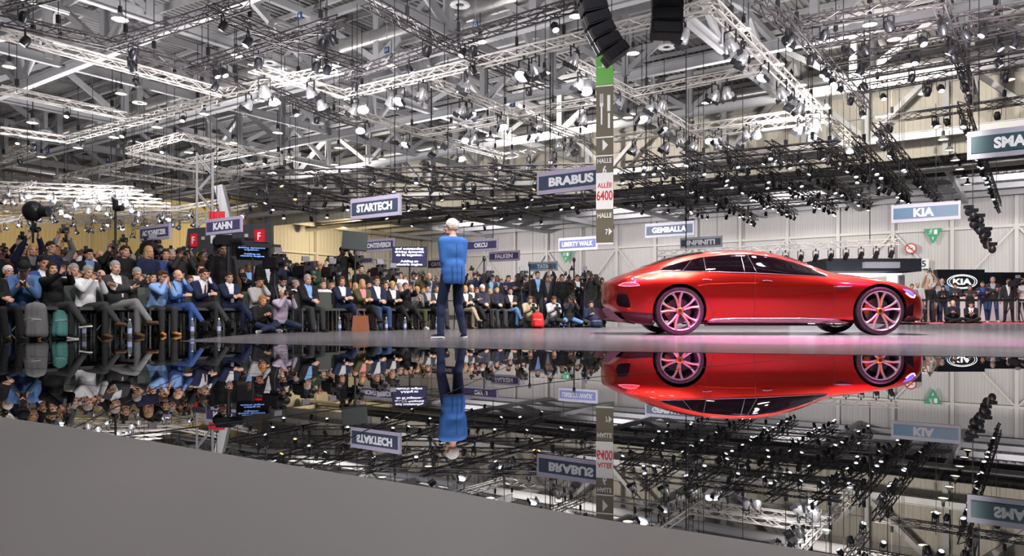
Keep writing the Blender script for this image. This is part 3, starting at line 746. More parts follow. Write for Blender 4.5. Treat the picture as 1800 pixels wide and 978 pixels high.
# bonnet studs that catch the light
mb = MB()
for k in range(13):
    X = 6.25+k*.052; pr = params(X)
    for s in (-1,1): mb.ell((X-4.4, s*pr[9]*.8, pr[11]-(pr[11]-pr[10])*.38), (.014,.012,.008), nu=8, nv=5)
tag(mb.build('bonnet_studs', M_chromeR, car, smooth=True), kind='stuff')
# mirror-like blade
# wheels
def wheel(x, s, wd, rot):
    root = bpy.data.objects.new('wheel', None); COL.objects.link(root); root.parent = car
    T = Matrix.Translation((x-4.4, s*(.975-wd/2), WZ)) @ Matrix.Rotation(R(90), 4, 'X') @ Matrix.Diagonal((1,1,-s,1)) @ Matrix.Rotation(R(rot),4,'Z')
    # local +z points outwards from the car
    T = Matrix.Translation((x-4.4, s*(.975-wd/2), WZ)) @ (Matrix.Rotation(R(90),4,'X') if s < 0 else Matrix.Rotation(R(-90),4,'X')) @ Matrix.Rotation(R(rot),4,'Z')
    root.matrix_local = T
    h = wd/2; mb = MB()
    mb.lathe([(.325,-h+.01),(.36,-h),(.395,-h+.012),(.41,-h+.045),(.411,-h+.09),(.411,h-.09),(.41,h-.045),(.397,h-.012),(.37,h-.001),(.345,h-.001),(.325,h-.012)], 64, closed=True)
    mb.build('tyre', M_tyre, root, smooth=True)
    mb = MB(); mb.lathe([(.338,h-.012),(.336,h+.004),(.326,h+.006),(.312,h-.01),(.305,h-.06),(.30,-h+.02),(.31,-h+.02),(.335,h-.03)], 64, closed=True)
    mb.build('rim', M_rim, root, smooth=True)
    for k in range(5):
        a = 2*math.pi*k/5 + math.pi/2
        mb = MB()
        for q in (-1, 1):
            a0 = a + q*.16; a1 = a + q*.235; a15 = a + q*.12
            p0 = (.07*math.cos(a0), .07*math.sin(a0), h-.035); p1 = (.2*math.cos(a15+q*.05), .2*math.sin(a15+q*.05), h-.018); p2 = (.318*math.cos(a1), .318*math.sin(a1), h-.008)
            mb.tube([p0, p1, p2], [.020,.017,.022], 8)
            p3 = (.318*math.cos(a1+q*.1), .318*math.sin(a1+q*.1), h-.012); mb.tube([((p1[0]+p2[0])/2, (p1[1]+p2[1])/2, h-.012), p3], [.008,.012], 6)
        mb.build('spoke', M_rim, root, smooth=True)
        mb = MB()
        for q in (-1, 1): mb.tube([(.05*math.cos(a), .05*math.sin(a), h-.03),(.2*math.cos(a+q*.07), .2*math.sin(a+q*.07), h-.022),(.27*math.cos(a+q*.11), .27*math.sin(a+q*.11), h-.022)], [.015,.006,.003], 6)
        mb.build('spoke_insert', M_orange, root, smooth=True)
    mb = MB(); mb.lathe([(0,h-.012),(.03,h-.012),(.048,h-.016),(.062,h-.03),(.066,h-.06)], 28); mb.build('hub_cap', M_orange, root, smooth=True)
    mb = MB(); mb.lathe([(.030,h-.009),(.036,h-.007),(.036,h-.013),(.03,h-.013)], 24, closed=True)
    mb.lathe([(0,h-.0118),(.031,h-.0118)], 24)
    for k in range(3):
        aa = math.pi/2+k*2*math.pi/3; mb.bar((0,0,h-.008),(.031*math.cos(aa),.031*math.sin(aa),h-.008),.006,.004)
    mb.build('hub_badge', M_chromeR, root)
    mb = MB(); mb.lathe([(.08,-.03),(.215,-.03),(.215,-.005),(.08,-.005)], 40, closed=True); mb.build('brake_disc', mat('brake_disc', (.18,.15,.16), .3, metal=.9), root, smooth=True)
    mb = MB(); a0 = math.pi*.92
    pts = [(.235*math.cos(a0+t), .235*math.sin(a0+t)) for t in [-.5+.1*i for i in range(11)]] + [(.15*math.cos(a0+t), .15*math.sin(a0+t)) for t in [.5-.1*i for i in range(11)]]
    mb.prism(pts, -.05, .03); mb.build('brake_caliper', M_orange, root)
for s in (-1, 1):
    wheel(WX['rear'], s, .31, 8); wheel(WX['front'], s, .27, 0)
mb = MB(); mb.box((1.7-.5,0,.30),(1.6,1.3,.12)); mb.box((-1.6,0,.42),(.12,1.5,.12)); mb.box((1.78,0,.42),(.12,1.5,.12)); mb.build('axles', M_black, car)
# ================================================================== PEOPLE
VOX = .0062
def rotx(a): return Matrix.Rotation(a, 3, 'X')
def frame(d, hint):                     # rotation whose z is d and y is close to hint
    z = Vector(d).normalized(); x = Vector(hint).cross(z)
    if x.length < 1e-4: x = Vector((1,0,0))
    x.normalize(); y = z.cross(x); return Matrix((x, y, z)).transposed()
def ik(a, t, l1, l2, pole):
    a = Vector(a); t = Vector(t); d = t - a; L = min(d.length, (l1 + l2) * .999); dn = d.normalized(); t = a + dn * L
    k = (l1*l1 - l2*l2 + L*L) / (2*L); h = math.sqrt(max(0, l1*l1 - k*k)); p = Vector(pole); p = p - dn * p.dot(dn)
    p = p.normalized() if p.length > 1e-5 else Vector((0,0,-1))
    return a + dn * k + p * h, t
def hand_prims(W, d, across, curl, side, out, spread=1.0):
    """palm, four fingers, thumb. d along the hand, across = towards the thumb side"""
    d = Vector(d).normalized(); ac = Vector(across); ac = (ac - d * ac.dot(d)).normalized(); nrm = d.cross(ac).normalized() * side
    rot = Matrix((ac, nrm, d)).transposed(); c = W + d * .048
    out.append(('e', c, (.040, .0155, .052), rot)); out.append(('c', W, W + d * .03, .026, .027))
    for k, (off, L) in enumerate(((.030, .066), (.010, .074), (-.011, .069), (-.030, .055))):
        b0 = W + d * .085 + ac * off * .95; c1 = R(curl); u = (d * math.cos(c1*.5) + nrm * math.sin(c1*.5) + ac * off * 2.2 * spread).normalized()
        p1 = b0 + u * L * .5; u2 = (d * math.cos(c1*1.35) + nrm * math.sin(c1*1.35) + ac * off * 1.0 * spread).normalized(); p2 = p1 + u2 * L * .5
        out.append(('c', b0 - d * .02, p1, .0095, .0085)); out.append(('c', p1, p2, .0085, .0070))
    t0 = W + d * .02 + ac * .026; u = (d * .65 + ac * .75 + nrm * .25 * (1 + curl/60)).normalized(); t1 = t0 + u * .045; u2 = (d * .85 + ac * .2 + nrm * .5).normalized()
    out.append(('c', t0, t1, .0135, .0105)); out.append(('c', t1, t1 + u2 * .032, .0105, .008))
HEAD = [('e', (0,.014,.024), (.076,.097,.098), None), ('e', (0,-.028,-.035), (.060,.064,.078), None), ('e', (0,-.060,-.088), (.030,.028,.024), None),
        ('e', (.030,-.052,-.028), (.030,.034,.034), None), ('e', (-.030,-.052,-.028), (.030,.034,.034), None),
        ('e', (.040,-.025,-.075), (.022,.045,.022), None), ('e', (-.040,-.025,-.075), (.022,.045,.022), None),
        ('c', (0,-.083,.012), (0,-.108,-.030), .0085, .0125), ('e', (.011,-.094,-.034), (.009,.012,.009), None), ('e', (-.011,-.094,-.034), (.009,.012,.009), None),
        ('c', (-.034,-.073,.022), (.034,-.073,.022), .014, .014), ('e', (0,-.083,-.064), (.024,.014,.010), None), ('e', (0,-.078,-.078), (.020,.014,.008), None),
        ('e', (.078,.012,-.008), (.010,.020,.032), None), ('e', (-.078,.012,-.008), (.010,.020,.032), None)]
def prim_mesh(prims, infl=0.0):
    mb = MB()
    for p in prims:
        if p[0] == 'e': mb.ell(p[1], tuple(r + infl for r in p[2]), p[3], 16, 10)
        else: mb.caps(p[1], p[2], p[3] + infl, p[4] + infl, 12)
    return mb
def remesh(mb, vox, smooth=6, fac=.5):
    me = mb.mesh('t', [M_black]); o = bpy.data.objects.new('t', me); COL.objects.link(o)
    r = o.modifiers.new('r', 'REMESH'); r.mode = 'VOXEL'; r.voxel_size = vox; r.use_smooth_shade = True
    s = o.modifiers.new('s', 'SMOOTH'); s.iterations = smooth; s.factor = fac
    bpy.context.view_layer.update()
    out = bpy.data.meshes.new_from_object(o.evaluated_get(bpy.context.evaluated_depsgraph_get()))
    bpy.data.objects.remove(o); out.materials.clear(); return out
def decimate(me, ratio):
    o = bpy.data.objects.new('t', me); COL.objects.link(o); d = o.modifiers.new('d', 'DECIMATE'); d.ratio = ratio
    bpy.context.view_layer.update()
    out = bpy.data.meshes.new_from_object(o.evaluated_get(bpy.context.evaluated_depsgraph_get())); bpy.data.objects.remove(o)
    out.polygons.foreach_set('use_smooth', [True]*len(out.polygons)); return out
def cull(me, keep):                     # drop faces whose centre fails keep()
    bm = bmesh.new(); bm.from_mesh(me)
    dead = [f for f in bm.faces if not keep(f.calc_center_median())]
    bmesh.ops.delete(bm, geom=dead, context='FACES'); bm.to_mesh(me); bm.free(); return me
POSES = {}
def make_pose(name, pelvis=(0,0,.95), lean=2, head=(0,0), lh=None, rh=None, la=None, ra=None, lk=(0,-1,0), rk=(0,-1,0), lt=None, rt=None,
              le=(.5,.6,-.6), re=(-.5,.6,-.6), curl=35, lhd=None, rhd=None, woman=False, belly=0.0, twist=0, long_coat=True, vox=VOX, prop=None, lac=None, rac=None):
    P = Vector(pelvis); sp = Vector((math.sin(R(twist))*.1, -math.sin(R(lean)), math.cos(R(lean)))).normalized()
    Rt = frame(sp, (0,1,0)) @ Matrix.Rotation(R(twist), 3, 'Z')
    w = .9 if woman else 1.0
    def T(x, y, z): return P + Rt @ Vector((x, y, z))
    torso = [('e', T(0,0,.30), (.158*w,.112,.19), Rt), ('e', T(0,-.02-belly*.4,.12), (.145*w+belly*.5,.112+belly,.15), Rt), ('c', T(-.135*w,0,.43), T(.135*w,0,.43), .066, .066), ('e', T(0,.01,.42), (.13,.095,.10), Rt)]
    for q in (-1, 1): torso.append(('c', T(q*.066*w,-.005-belly*.3,.02), T(q*.085*w,0,.36), .082, .078))
    if woman: torso.append(('e', T(.055,-.085,.32), (.06,.055,.06), Rt)); torso.append(('e', T(-.055,-.085,.32), (.06,.055,.06), Rt))
    hips = [('e', T(0,.01,.0), (.165,.125,.12), Rt)]
    N = T(0,.0,.49); hy, hp = R(head[0]), R(head[1])
    HR = Matrix.Rotation(hy, 3, 'Z') @ Matrix.Rotation(hp, 3, 'X')
    HC = N + Vector((0, -.02, .0)) + HR @ Vector((0, -.012, .145))
    neck = [('c', N - sp*.04, HC + HR @ Vector((0,.012,-.05)), .058, .052)]
    hd = []
    for p in HEAD:
        if p[0] == 'e': hd.append(('e', HC + HR @ Vector(p[1]), p[2], HR))
        else: hd.append(('c', HC + HR @ Vector(p[1]), HC + HR @ Vector(p[2]), p[3], p[4]))
    arms = []; fore = []; hands = []; wr = {}
    for s, tgt, pole, hdir, ac in ((1, lh, le, lhd, lac), (-1, rh, re, rhd, rac)):
        S = T(s*(.165 if name == 'speaker' else .18)*w, 0, .43)
        if tgt is None: tgt = T(s*.27, -.06, -.10)
        E, Wp = ik(S, tgt, .285, .25, pole)
        arms.append(('c', S, E, .053, .041)); fore.append(('c', E, Wp, .041, .028)); fore.append(('e', E.lerp(Wp, .3), (.038,.038,.07), frame(Wp-E, (0,1,0))))
        fd = (Wp - E).normalized(); hv = Vector(hdir) if hdir else fd
        a = Vector(ac) if ac else Vector((-s*.6, -.6, .4))
        hand_prims(Wp, hv, a, curl, s, hands); wr[s] = Wp
    legs = []; feet = []; legf = {}
    for s, tgt, pole, toe in ((1, la, lk, lt), (-1, ra, rk, rt)):
        H = T(s*.088, 0, -.04)
        if tgt is None: tgt = (s*.11, 0.02, .085)
        K, An = ik(H, tgt, .43, .42, pole); toe = Vector(toe) if toe else Vector((s*.18, -1, -.08))
        legs += [('c', H, K, .082, .058), ('c', K, An, .055, .040), ('e', K.lerp(An, .28) + Vector((0,.012,0)), (.052,.055,.11), frame(An-K, (0,1,0)))]
        toe.normalize(); up = (K - An).normalized(); up = (up - toe*up.dot(toe)).normalized(); legf[s] = (An, toe, up)
        feet += [('c', An - toe*.02 - up*.03, An + toe*.13 - up*.055, .032, .026)]
    body = prim_mesh(torso + hips + neck + hd + arms + fore + hands + legs + feet)
    me = remesh(body, vox, 4)
    # face regions: 1 eyes, 2 lips, 3 brows
    HI = HR.transposed()
    for p in me.polygons:
        q = HI @ (Vector(p.center) - HC)
        if q.y < -.045 and abs(q.x) < .06 and -.1 < q.z < .05:
            if abs(abs(q.x)-.030) < .0135 and abs(q.z+.002) < .0065: p.material_index = 1
            elif abs(q.x) < .024 and -.079 < q.z < -.060 and q.y < -.075: p.material_index = 2
            elif abs(abs(q.x)-.032) < .019 and abs(q.z-.024) < .0055: p.material_index = 3
    PI_ = Rt.transposed()
    upper = torso + [('e', T(0,.01,.0), (.172,.130,.12), Rt), ('e', T(0,.01,.08), (.160,.122,.12), Rt)] + arms + fore
    jk = list(upper)
    stand = name.startswith('st') or name == 'speaker'
    if stand and long_coat: jk.append(('e', T(0,.012,-.09), (.164,.128,.16), Rt))
    jm = remesh(prim_mesh(jk, .016 if name == 'speaker' else .020), .011, 40 if name == 'speaker' else 18)
    cut_wrist = []
    for s in (1, -1):
        E = fore[0 if s == 1 else 2][1]; cut_wrist.append((wr[s], (wr[s]-E).normalized()))
    def keep_j(c):
        q = PI_ @ (c - P)
        if q.z < -.17 or (not stand and q.z < -.06 and q.y < .0): return False
        for W_, d in cut_wrist:
            if (c-W_).length < .09 and (c-W_).dot(d) > -.012: return False
        return True
    cull(jm, keep_j)
    vm = jm.copy()                                     # open fronted version
    def keep_v(c):
        q = PI_ @ (c - P)
        if q.z > .475 and abs(q.x) < .085 and True: return False
        if q.y < -.02 and q.z > .10 and abs(q.x) < .012 + .075 * (q.z-.10) / .38 and (c-wr[1]).length > .06 and (c-wr[-1]).length > .06: 
            # keep sleeves crossing the chest
            for a in fore + arms:
                if a[0] == 'c':
                    ab = a[2]-a[1]; t = max(0, min(1, (c-a[1]).dot(ab)/ab.length_squared))
                    if (c-(a[1]+ab*t)).length < .075 and q.y < -.15: return True
            return False
        return True
    cull(vm, keep_v); cull(jm, lambda c: not ((PI_ @ (c-P)).z > .50 and abs((PI_ @ (c-P)).x) < .07))
    sm = remesh(prim_mesh(torso + hips + arms + [('c', f[1], f[1].lerp(f[2], .97), f[3], f[4]) for f in fore if f[0] == 'c'] + [('c', N - sp*.06, N + Vector((0,-.004,.02)), .062, .058)], .010), .012, 4)
    cull(sm, lambda c: all(not ((c-W_).length < .09 and (c-W_).dot(d) > .004) for W_, d in cut_wrist))
    tm = remesh(prim_mesh(hips + legs, .012), .012, 5)
    def keep_t(c):
        for s in (1,-1):
            An, toe, up = legf[s]
            if (c-An).length < .12 and (c-An).dot(up) < -.005: return False
        return True
    cull(tm, keep_t)
    for m_ in (jm, vm, sm, tm): m_.polygons.foreach_set('use_smooth', [True]*len(m_.polygons))
    if name != 'speaker':
        me = decimate(me, .5)
        low = [decimate(me, .16)] + [decimate(m_, .3) for m_ in (jm, vm, sm, tm)]
    else: low = [me, jm, vm, sm, tm]
    # shoe frames
    shoes = []
    for s in (1,-1):
        An, toe, up = legf[s]; Mx = Matrix((up.cross(toe)*-1, toe*-1, up)).transposed().to_4x4()      # local -y = toe
        shoes.append(Matrix.Translation(An - up*.085) @ Mx)
    POSES[name] = dict(body=me, jacket=jm, open=vm, shirt=sm, trousers=tm, head=Matrix.Translation(HC) @ HR.to_4x4(), shoes=shoes, torso=Matrix.Translation(P) @ Rt.to_4x4(), prop=prop, wr=wr, low=dict(zip(('body','jacket','open','shirt','trousers'), low)))
S_CAM = ((.075,-.24),(-.075,-.24))
def seat(name, **k): make_pose(name, **dict(dict(pelvis=(0,0,.555), lean=-6, la=(.12,-.50,.085), ra=(-.12,-.50,.085), lk=(.1,-.6,1), rk=(-.1,-.6,1)), **k))
# standing
make_pose('speaker', pelvis=(0,0,.945), lean=0, head=(48,2), lh=(.07,-.22,1.14), rh=(-.07,-.23,1.12), le=(.30,.9,-.5), re=(-.30,.9,-.5), la=(.19,.0,.085), ra=(-.17,.0,.085), lt=(.35,-1,-.05), rt=(-.25,-1,-.05), vox=.0055, belly=.01)
make_pose('st_side', lh=None, rh=None, la=(.14,.02,.085), ra=(-.13,.0,.085))
make_pose('st_arms', lean=0, head=(-8,4), lh=(-.12,-.17,1.26), rh=(.12,-.20,1.22), le=(.9,-.1,-.6), re=(-.9,-.1,-.6), la=(.15,0,.085), ra=(-.14,.03,.085), curl=25, lhd=(-1,-.1,.2), rhd=(1,-.05,.2), belly=.02)
make_pose('st_cam', lean=6, head=(0,4), lh=(.085,-.30,1.53), rh=(-.085,-.30,1.53), le=(.6,.1,-1), re=(-.6,.1,-1), curl=62, lhd=(-.3,-.35,1), rhd=(.3,-.35,1), prop=(0,-.29,1.62,'camera'))
make_pose('st_phone', lean=3, head=(0,-8), lh=(.07,-.38,1.58), rh=(-.07,-.38,1.58), le=(.8,.1,-1), re=(-.8,.1,-1), curl=50, lhd=(-.35,-.1,1), rhd=(.35,-.1,1), prop=(0,-.40,1.70,'phone'))
make_pose('st_high', lean=0, head=(10,-14), lh=(.16,-.22,1.83), rh=(-.04,-.30,1.84), le=(1,.1,-.2), re=(-1,.1,-.2), curl=55, lhd=(-.25,-.1,1), rhd=(.3,-.1,1), prop=(.06,-.28,1.96,'camera'))
make_pose('st_note', lean=4, head=(0,22), lh=(.04,-.30,1.17), rh=(-.05,-.31,1.17), le=(.8,.3,-.6), re=(-.8,.3,-.6), curl=50, woman=True, prop=(0,-.37,1.22,'phone'))
# seated
seat('sit_lap', lh=(.05,-.32,.70), rh=(-.04,-.33,.70), curl=40, belly=.03)
seat('sit_cross', la=(.10,-.40,.085), ra=(.18,-.64,.27), rk=(.1,.2,1), rt=(.35,-1,.12), lh=(.0,-.32,.76), rh=(-.02,-.36,.78), head=(-6,4), curl=40)
seat('sit_arms', la=(.12,-.42,.085), ra=(.20,-.64,.28), rk=(.1,.2,1), rt=(.35,-1,.12), lh=(-.13,-.20,.88), rh=(.12,-.24,.84), lhd=(-1,-.2,.1), rhd=(1,-.1,.1), le=(.9,-.1,-.5), re=(-.9,-.1,-.5), head=(-4,3), curl=20, belly=.05)
seat('sit_phone', la=(.10,-.42,.085), ra=(.18,-.66,.27), rk=(.1,.2,1), rt=(.35,-1,.1), lh=(.07,-.40,1.12), rh=(-.05,-.40,1.12), curl=55, lhd=(-.3,-.2,1), rhd=(.3,-.2,1), prop=(0.01,-.42,1.23,'phone'), head=(0,-6), woman=True)
seat('sit_cam', la=(.10,-.42,.085), ra=(.20,-.64,.28), rk=(.1,.2,1), rt=(.35,-1,.1), lean=2, lh=(.07,-.33,1.03), rh=(-.07,-.33,1.05), curl=60, lhd=(-.3,-.3,1), rhd=(.3,-.3,1), prop=(0,-.33,1.14,'compact'), head=(0,12))
seat('sit_chin', lean=24, la=(.13,-.44,.085), ra=(-.11,-.40,.085), lh=(.03,-.40,1.02), rh=(-.03,-.40,1.05), le=(.4,-.2,-1), re=(-.5,-.2,-1), lhd=(-.3,.3,1), rhd=(.3,.3,1), curl=70, head=(0,8))
seat('sit_text', lean=26, la=(.20,-.50,.085), ra=(-.20,-.46,.085), lh=(.05,-.47,.84), rh=(-.06,-.47,.84), curl=55, head=(0,32), prop=(0,-.53,.90,'phone'), lk=(.4,-.6,1), rk=(-.4,-.6,1))
seat('sit_cheek', la=(.10,-.42,.085), ra=(.20,-.64,.28), rk=(.1,.2,1), rt=(.35,-1,.1), lean=6, lh=(.07,-.19,1.10), rh=(.0,-.36,.78), le=(.4,-.5,-1), lhd=(-.1,.3,1), curl=55, head=(10,6))
# on the floor
make_pose('kneel_cam', pelvis=(0,.10,.30), lean=14, la=(.14,.14,.07), ra=(-.13,.16,.07), lk=(.35,-1,.75), rk=(-.35,-1,.75), lh=(.08,-.34,.82), rh=(-.08,-.34,.84), le=(.5,0,-1), re=(-.5,0,-1), lhd=(-.3,-.4,1), rhd=(.3,-.4,1), curl=60, head=(0,6), prop=(0,-.32,.94,'camera'), long_coat=False)
make_pose('kneel_note', pelvis=(0,.10,.30), lean=18, la=(.14,.12,.07), ra=(-.13,.16,.07), lk=(.35,-1,.75), rk=(-.35,-1,.75), lh=(.06,-.42,.55), rh=(-.07,-.42,.55), curl=55, head=(0,28), prop=(0,-.50,.60,'camera'), long_coat=False)
make_pose('floor_sit', pelvis=(0,.05,.13), lean=12, la=(-.14,-.38,.07), ra=(.16,-.34,.08), lk=(1,-.4,.35), rk=(-1,-.4,.35), lt=(-.8,-.5,0), rt=(.8,-.5,0), lh=(.05,-.34,.40), rh=(-.06,-.35,.42), curl=45, head=(0,14), long_coat=False)

# ---- hair, caps, glasses, shoes in their own local frames (head centre, face towards -y)
def hair_mesh(kind):
    pr = [('e', (0,.018,.034), (.083,.102,.100), None)]
    if kind == 'long': pr += [('e', (0,.055,-.06), (.088,.062,.13), None), ('e', (.072,.005,-.08), (.022,.04,.10), None), ('e', (-.072,.005,-.08), (.022,.04,.10), None)]
    if kind == 'bob': pr += [('e', (0,.05,-.02), (.092,.065,.09), None), ('e', (.074,.0,-.03), (.02,.045,.06), None), ('e', (-.074,.0,-.03), (.02,.045,.06), None)]
    if kind == 'full': pr += [('e', (0,-.02,.10), (.065,.07,.035), None), ('e', (0,.05,.05), (.085,.08,.085), None)]
    if kind == 'bun': pr += [('e', (0,.11,.07), (.04,.04,.04), None)]
    me = remesh(prim_mesh([(p[0], Vector(p[1]), p[2], None) for p in pr]), .006, 3)
    def keep(c):
        if kind == 'fringe': return c.z < .055 and c.z > -.045 and c.y > -.015
        if c.y < -.02 and c.z < .055 - (.0 if abs(c.x) < .05 else .02): 
            return kind in ('long','bob') and abs(c.x) > .062 and c.y > -.05
        if kind in ('short','full','bun'):
            if c.z < -.055 or (c.z < -.015 and c.y < .03): return False
            if c.y < -.0 and c.z < .02: return abs(c.x) > .05 and c.z > -.03
        return True
    cull(me, keep); me.polygons.foreach_set('use_smooth', [True]*len(me.polygons)); return me
HAIR = {k: decimate(hair_mesh(k), .3) for k in ('short','full','long','bob','fringe','bun')}
def solid_hair(me): return me
mb = MB(); mb.ell((0,.014,.055), (.086,.104,.085), None, 20, 12)
cm = mb.mesh('cap', [M_black], True); cull(cm, lambda c: c.z > .04)
b2 = MB(); b2.prism([(-.07,-.05),(-.062,-.12),(-.035,-.155),(.035,-.155),(.062,-.12),(.07,-.05),(0,-.08)], .042, .050)
bm = bmesh.new(); bm.from_mesh(cm); t_ = b2.mesh('v', [M_black]); bm.from_mesh(t_); bm.to_mesh(cm); bm.free(); CAP = cm
mb = MB()
for s in (-1,1):
    mb.lathe([(.022,-.001),(.025,0),(.022,.001)], 14, Matrix.Translation((s*.031,-.098,-.002)) @ Matrix.Rotation(R(90),4,'X'), closed=True)
    mb.bar((s*.054,-.096,.004),(s*.08,.0,.0),.003)
mb.bar((-.009,-.1,.0),(.009,-.1,.0),.003); GLASSES = mb.mesh('glasses', [M_black])
mb = MB(); mb.caps((0,-.100,-.066),(0,-.092,-.052),.006,.010,8); mb.caps((0,-.100,-.054),(.03,-.088,-.062),.009,.004,8); mb.caps((0,-.100,-.054),(-.03,-.088,-.062),.009,.004,8)
MOUST = mb.mesh('moustache', [M_black], True)
def shoe_mesh(kind):
    up = [('c', Vector((0,.035,.052)), Vector((0,-.03,.050)), .036,.036), ('c', Vector((0,-.02,.040)), Vector((0,-.145,.030)), .036,.032), ('c', Vector((0,.03,.06)), Vector((0,.025,.095)), .036,.036)]
    me = remesh(prim_mesh(up), .007, 4); cull(me, lambda c: c.z > .010 and c.z < .122); me.polygons.foreach_set('use_smooth', [True]*len(me.polygons))
    th = .028 if kind == 'sneaker' else .014; b = MB()
    o = [(.036,.04),(.03,.066),(0,.074),(-.03,.066),(-.036,.04),(-.033,-.03),(-.043,-.10),(-.036,-.155),(-.012,-.183),(.014,-.183),(.038,-.155),(.043,-.10),(.033,-.03)]
    b.prism(o, 0.001, th)
    if kind == 'sneaker': pass
    s = b.mesh('sole', [M_black]); return decimate(me, .3), s
SHOE = {k: shoe_mesh(k) for k in ('sneaker','leather')}
# ---- colours
CC = {'black': (.010,.010,.012), 'charcoal': (.032,.032,.036), 'grey': (.16,.16,.17), 'light grey': (.42,.42,.43), 'white': (.74,.74,.78), 'cream': (.55,.49,.38), 'navy': (.014,.020,.055), 'blue': (.035,.075,.24),
      'bright blue': (.045,.15,.46), 'light blue': (.22,.38,.72), 'denim blue': (.10,.19,.40), 'olive': (.065,.065,.028), 'brown': (.11,.055,.03), 'beige': (.36,.29,.2), 'lilac': (.45,.38,.52), 'dark green': (.02,.05,.035),
      'red': (.5,.02,.02), 'tan': (.42,.19,.06), 'jeans': (.030,.060,.15), 'dark jeans': (.016,.026,.060), 'light jeans': (.12,.24,.45), 'pink': (.7,.25,.28), 'teal': (.10,.28,.27), 'speaker navy': (.016,.024,.062), 'maroon': (.1,.01,.02)}
HC_ = {'black': (.010,.008,.008), 'dark brown': (.028,.016,.010), 'brown': (.085,.045,.022), 'blond': (.48,.30,.13), 'grey': (.30,.29,.28), 'white': (.72,.70,.68), 'ginger': (.35,.14,.04)}
SK = {'light': (.60,.34,.24), 'tan': (.46,.24,.15), 'brown': (.22,.11,.065), 'pale': (.68,.42,.32)}
def cloth(c): return mat('cloth_' + c.replace(' ', '_'), CC[c], .82, noise=.16, nscale=40, bump=.12, spec=.25)
def hairm(c): return mat('hair_' + c.replace(' ', '_'), HC_[c], .75, noise=.3, nscale=60, bump=.8, spec=.2)
def skinm(c): return mat('skin_' + c, SK[c], .5, noise=.06, nscale=20, spec=.4)
M_eye = mat('eye_dark', (.03,.02,.02), .3)
def lipm(c): return mat('lip_' + c, tuple(a*b for a, b in zip(SK[c], (.85,.5,.5))), .45)
def ochild(name, me, mats, parent, M=None, label=None):
    while len(me.materials) < len(mats): me.materials.append(M_black)
    o = bpy.data.objects.new(name, me); COL.objects.link(o); o.parent = parent
    if M is not None: o.matrix_local = M
    for i, m in enumerate(mats):
        o.material_slots[i].link = 'OBJECT'; o.material_slots[i].material = m
    if label: o['label'] = label
    return o
NP = [0]
def person(pose, x, y, face, top='black', style='open', shirt='white', legs='charcoal', hair=('short','dark brown'), skin='light', shoe='black', skind='leather', label='', group=None, h=1.0, z=0.0,
           glasses=False, tie=None, moustache=False, prop=True, rz=None, lanyard=False, hold=None):
    p = POSES[pose]
    if y > 14.7: p = dict(p, **p['low'])
    if rz is None: d = Vector((face[0]-x, face[1]-y)); rz = math.atan2(d.x, -d.y)
    b = ochild('person', p['body'], [skinm(skin), M_eye, lipm(skin), hairm(hair[1])], None)
    b.location = (x, y, z); b.rotation_euler = (0, 0, rz); b.scale = (h, h, h); tag(b, label, 'person', group)
    if style == 'open':
        ochild('jacket', p['open'], [cloth(top)], b); ochild('shirt', p['shirt'], [cloth(shirt)], b)
    else: ochild({'shirt':'shirt','coat':'coat','sweater':'sweater'}[style], p['jacket'], [cloth(top)], b)
    if style == 'open' and tie:
        mb = MB(); mb.prism([(-.012,.44),(.012,.44),(.028,.10),(0,.06),(-.028,.10)], 0, .006, Matrix(((1,0,0,0),(0,0,-1,-.135),(0,1,0,0),(0,0,0,1))))
        t = mb.build('tie', cloth(tie), b); t.matrix_local = p['torso']
    if lanyard:
        mb = MB(); mb.bar((-.06,-.09,.45),(0,-.145,.16),.012,.003); mb.bar((.06,-.09,.45),(0,-.145,.16),.012,.003); mb.box((0,-.15,.12),(.07,.004,.1))
        t = mb.build('lanyard', M_white, b); t.matrix_local = p['torso']
    ochild('trousers', p['trousers'], [cloth(legs)], b)
    up, so = SHOE[skind]
    for M in p['shoes']:
        s = ochild('shoe', up, [cloth(shoe)], b, M); ochild('sole', so, [M_white if skind == 'sneaker' else M_dark], s)
    if hair[0] == 'cap': ochild('cap', CAP, [cloth('black')], b, p['head']); ochild('hair', HAIR['fringe'], [hairm(hair[1])], b, p['head'])
    elif hair[0] != 'bald': ochild('hair', HAIR[hair[0]], [hairm(hair[1])], b, p['head'])
    if glasses: ochild('glasses', GLASSES, [M_black], b, p['head'])
    if moustache: ochild('moustache', MOUST, [hairm(hair[1])], b, p['head'])
    NP[0] += 1
    W = Matrix.Translation((x, y, z)) @ Matrix.Rotation(rz, 4, 'Z') @ Matrix.Diagonal((h, h, h, 1))
    if prop and p['prop']:
        px_, py_, pz_, k = p['prop']; held(k, W @ Vector((px_, py_, pz_)), rz, hold or label)
    return b
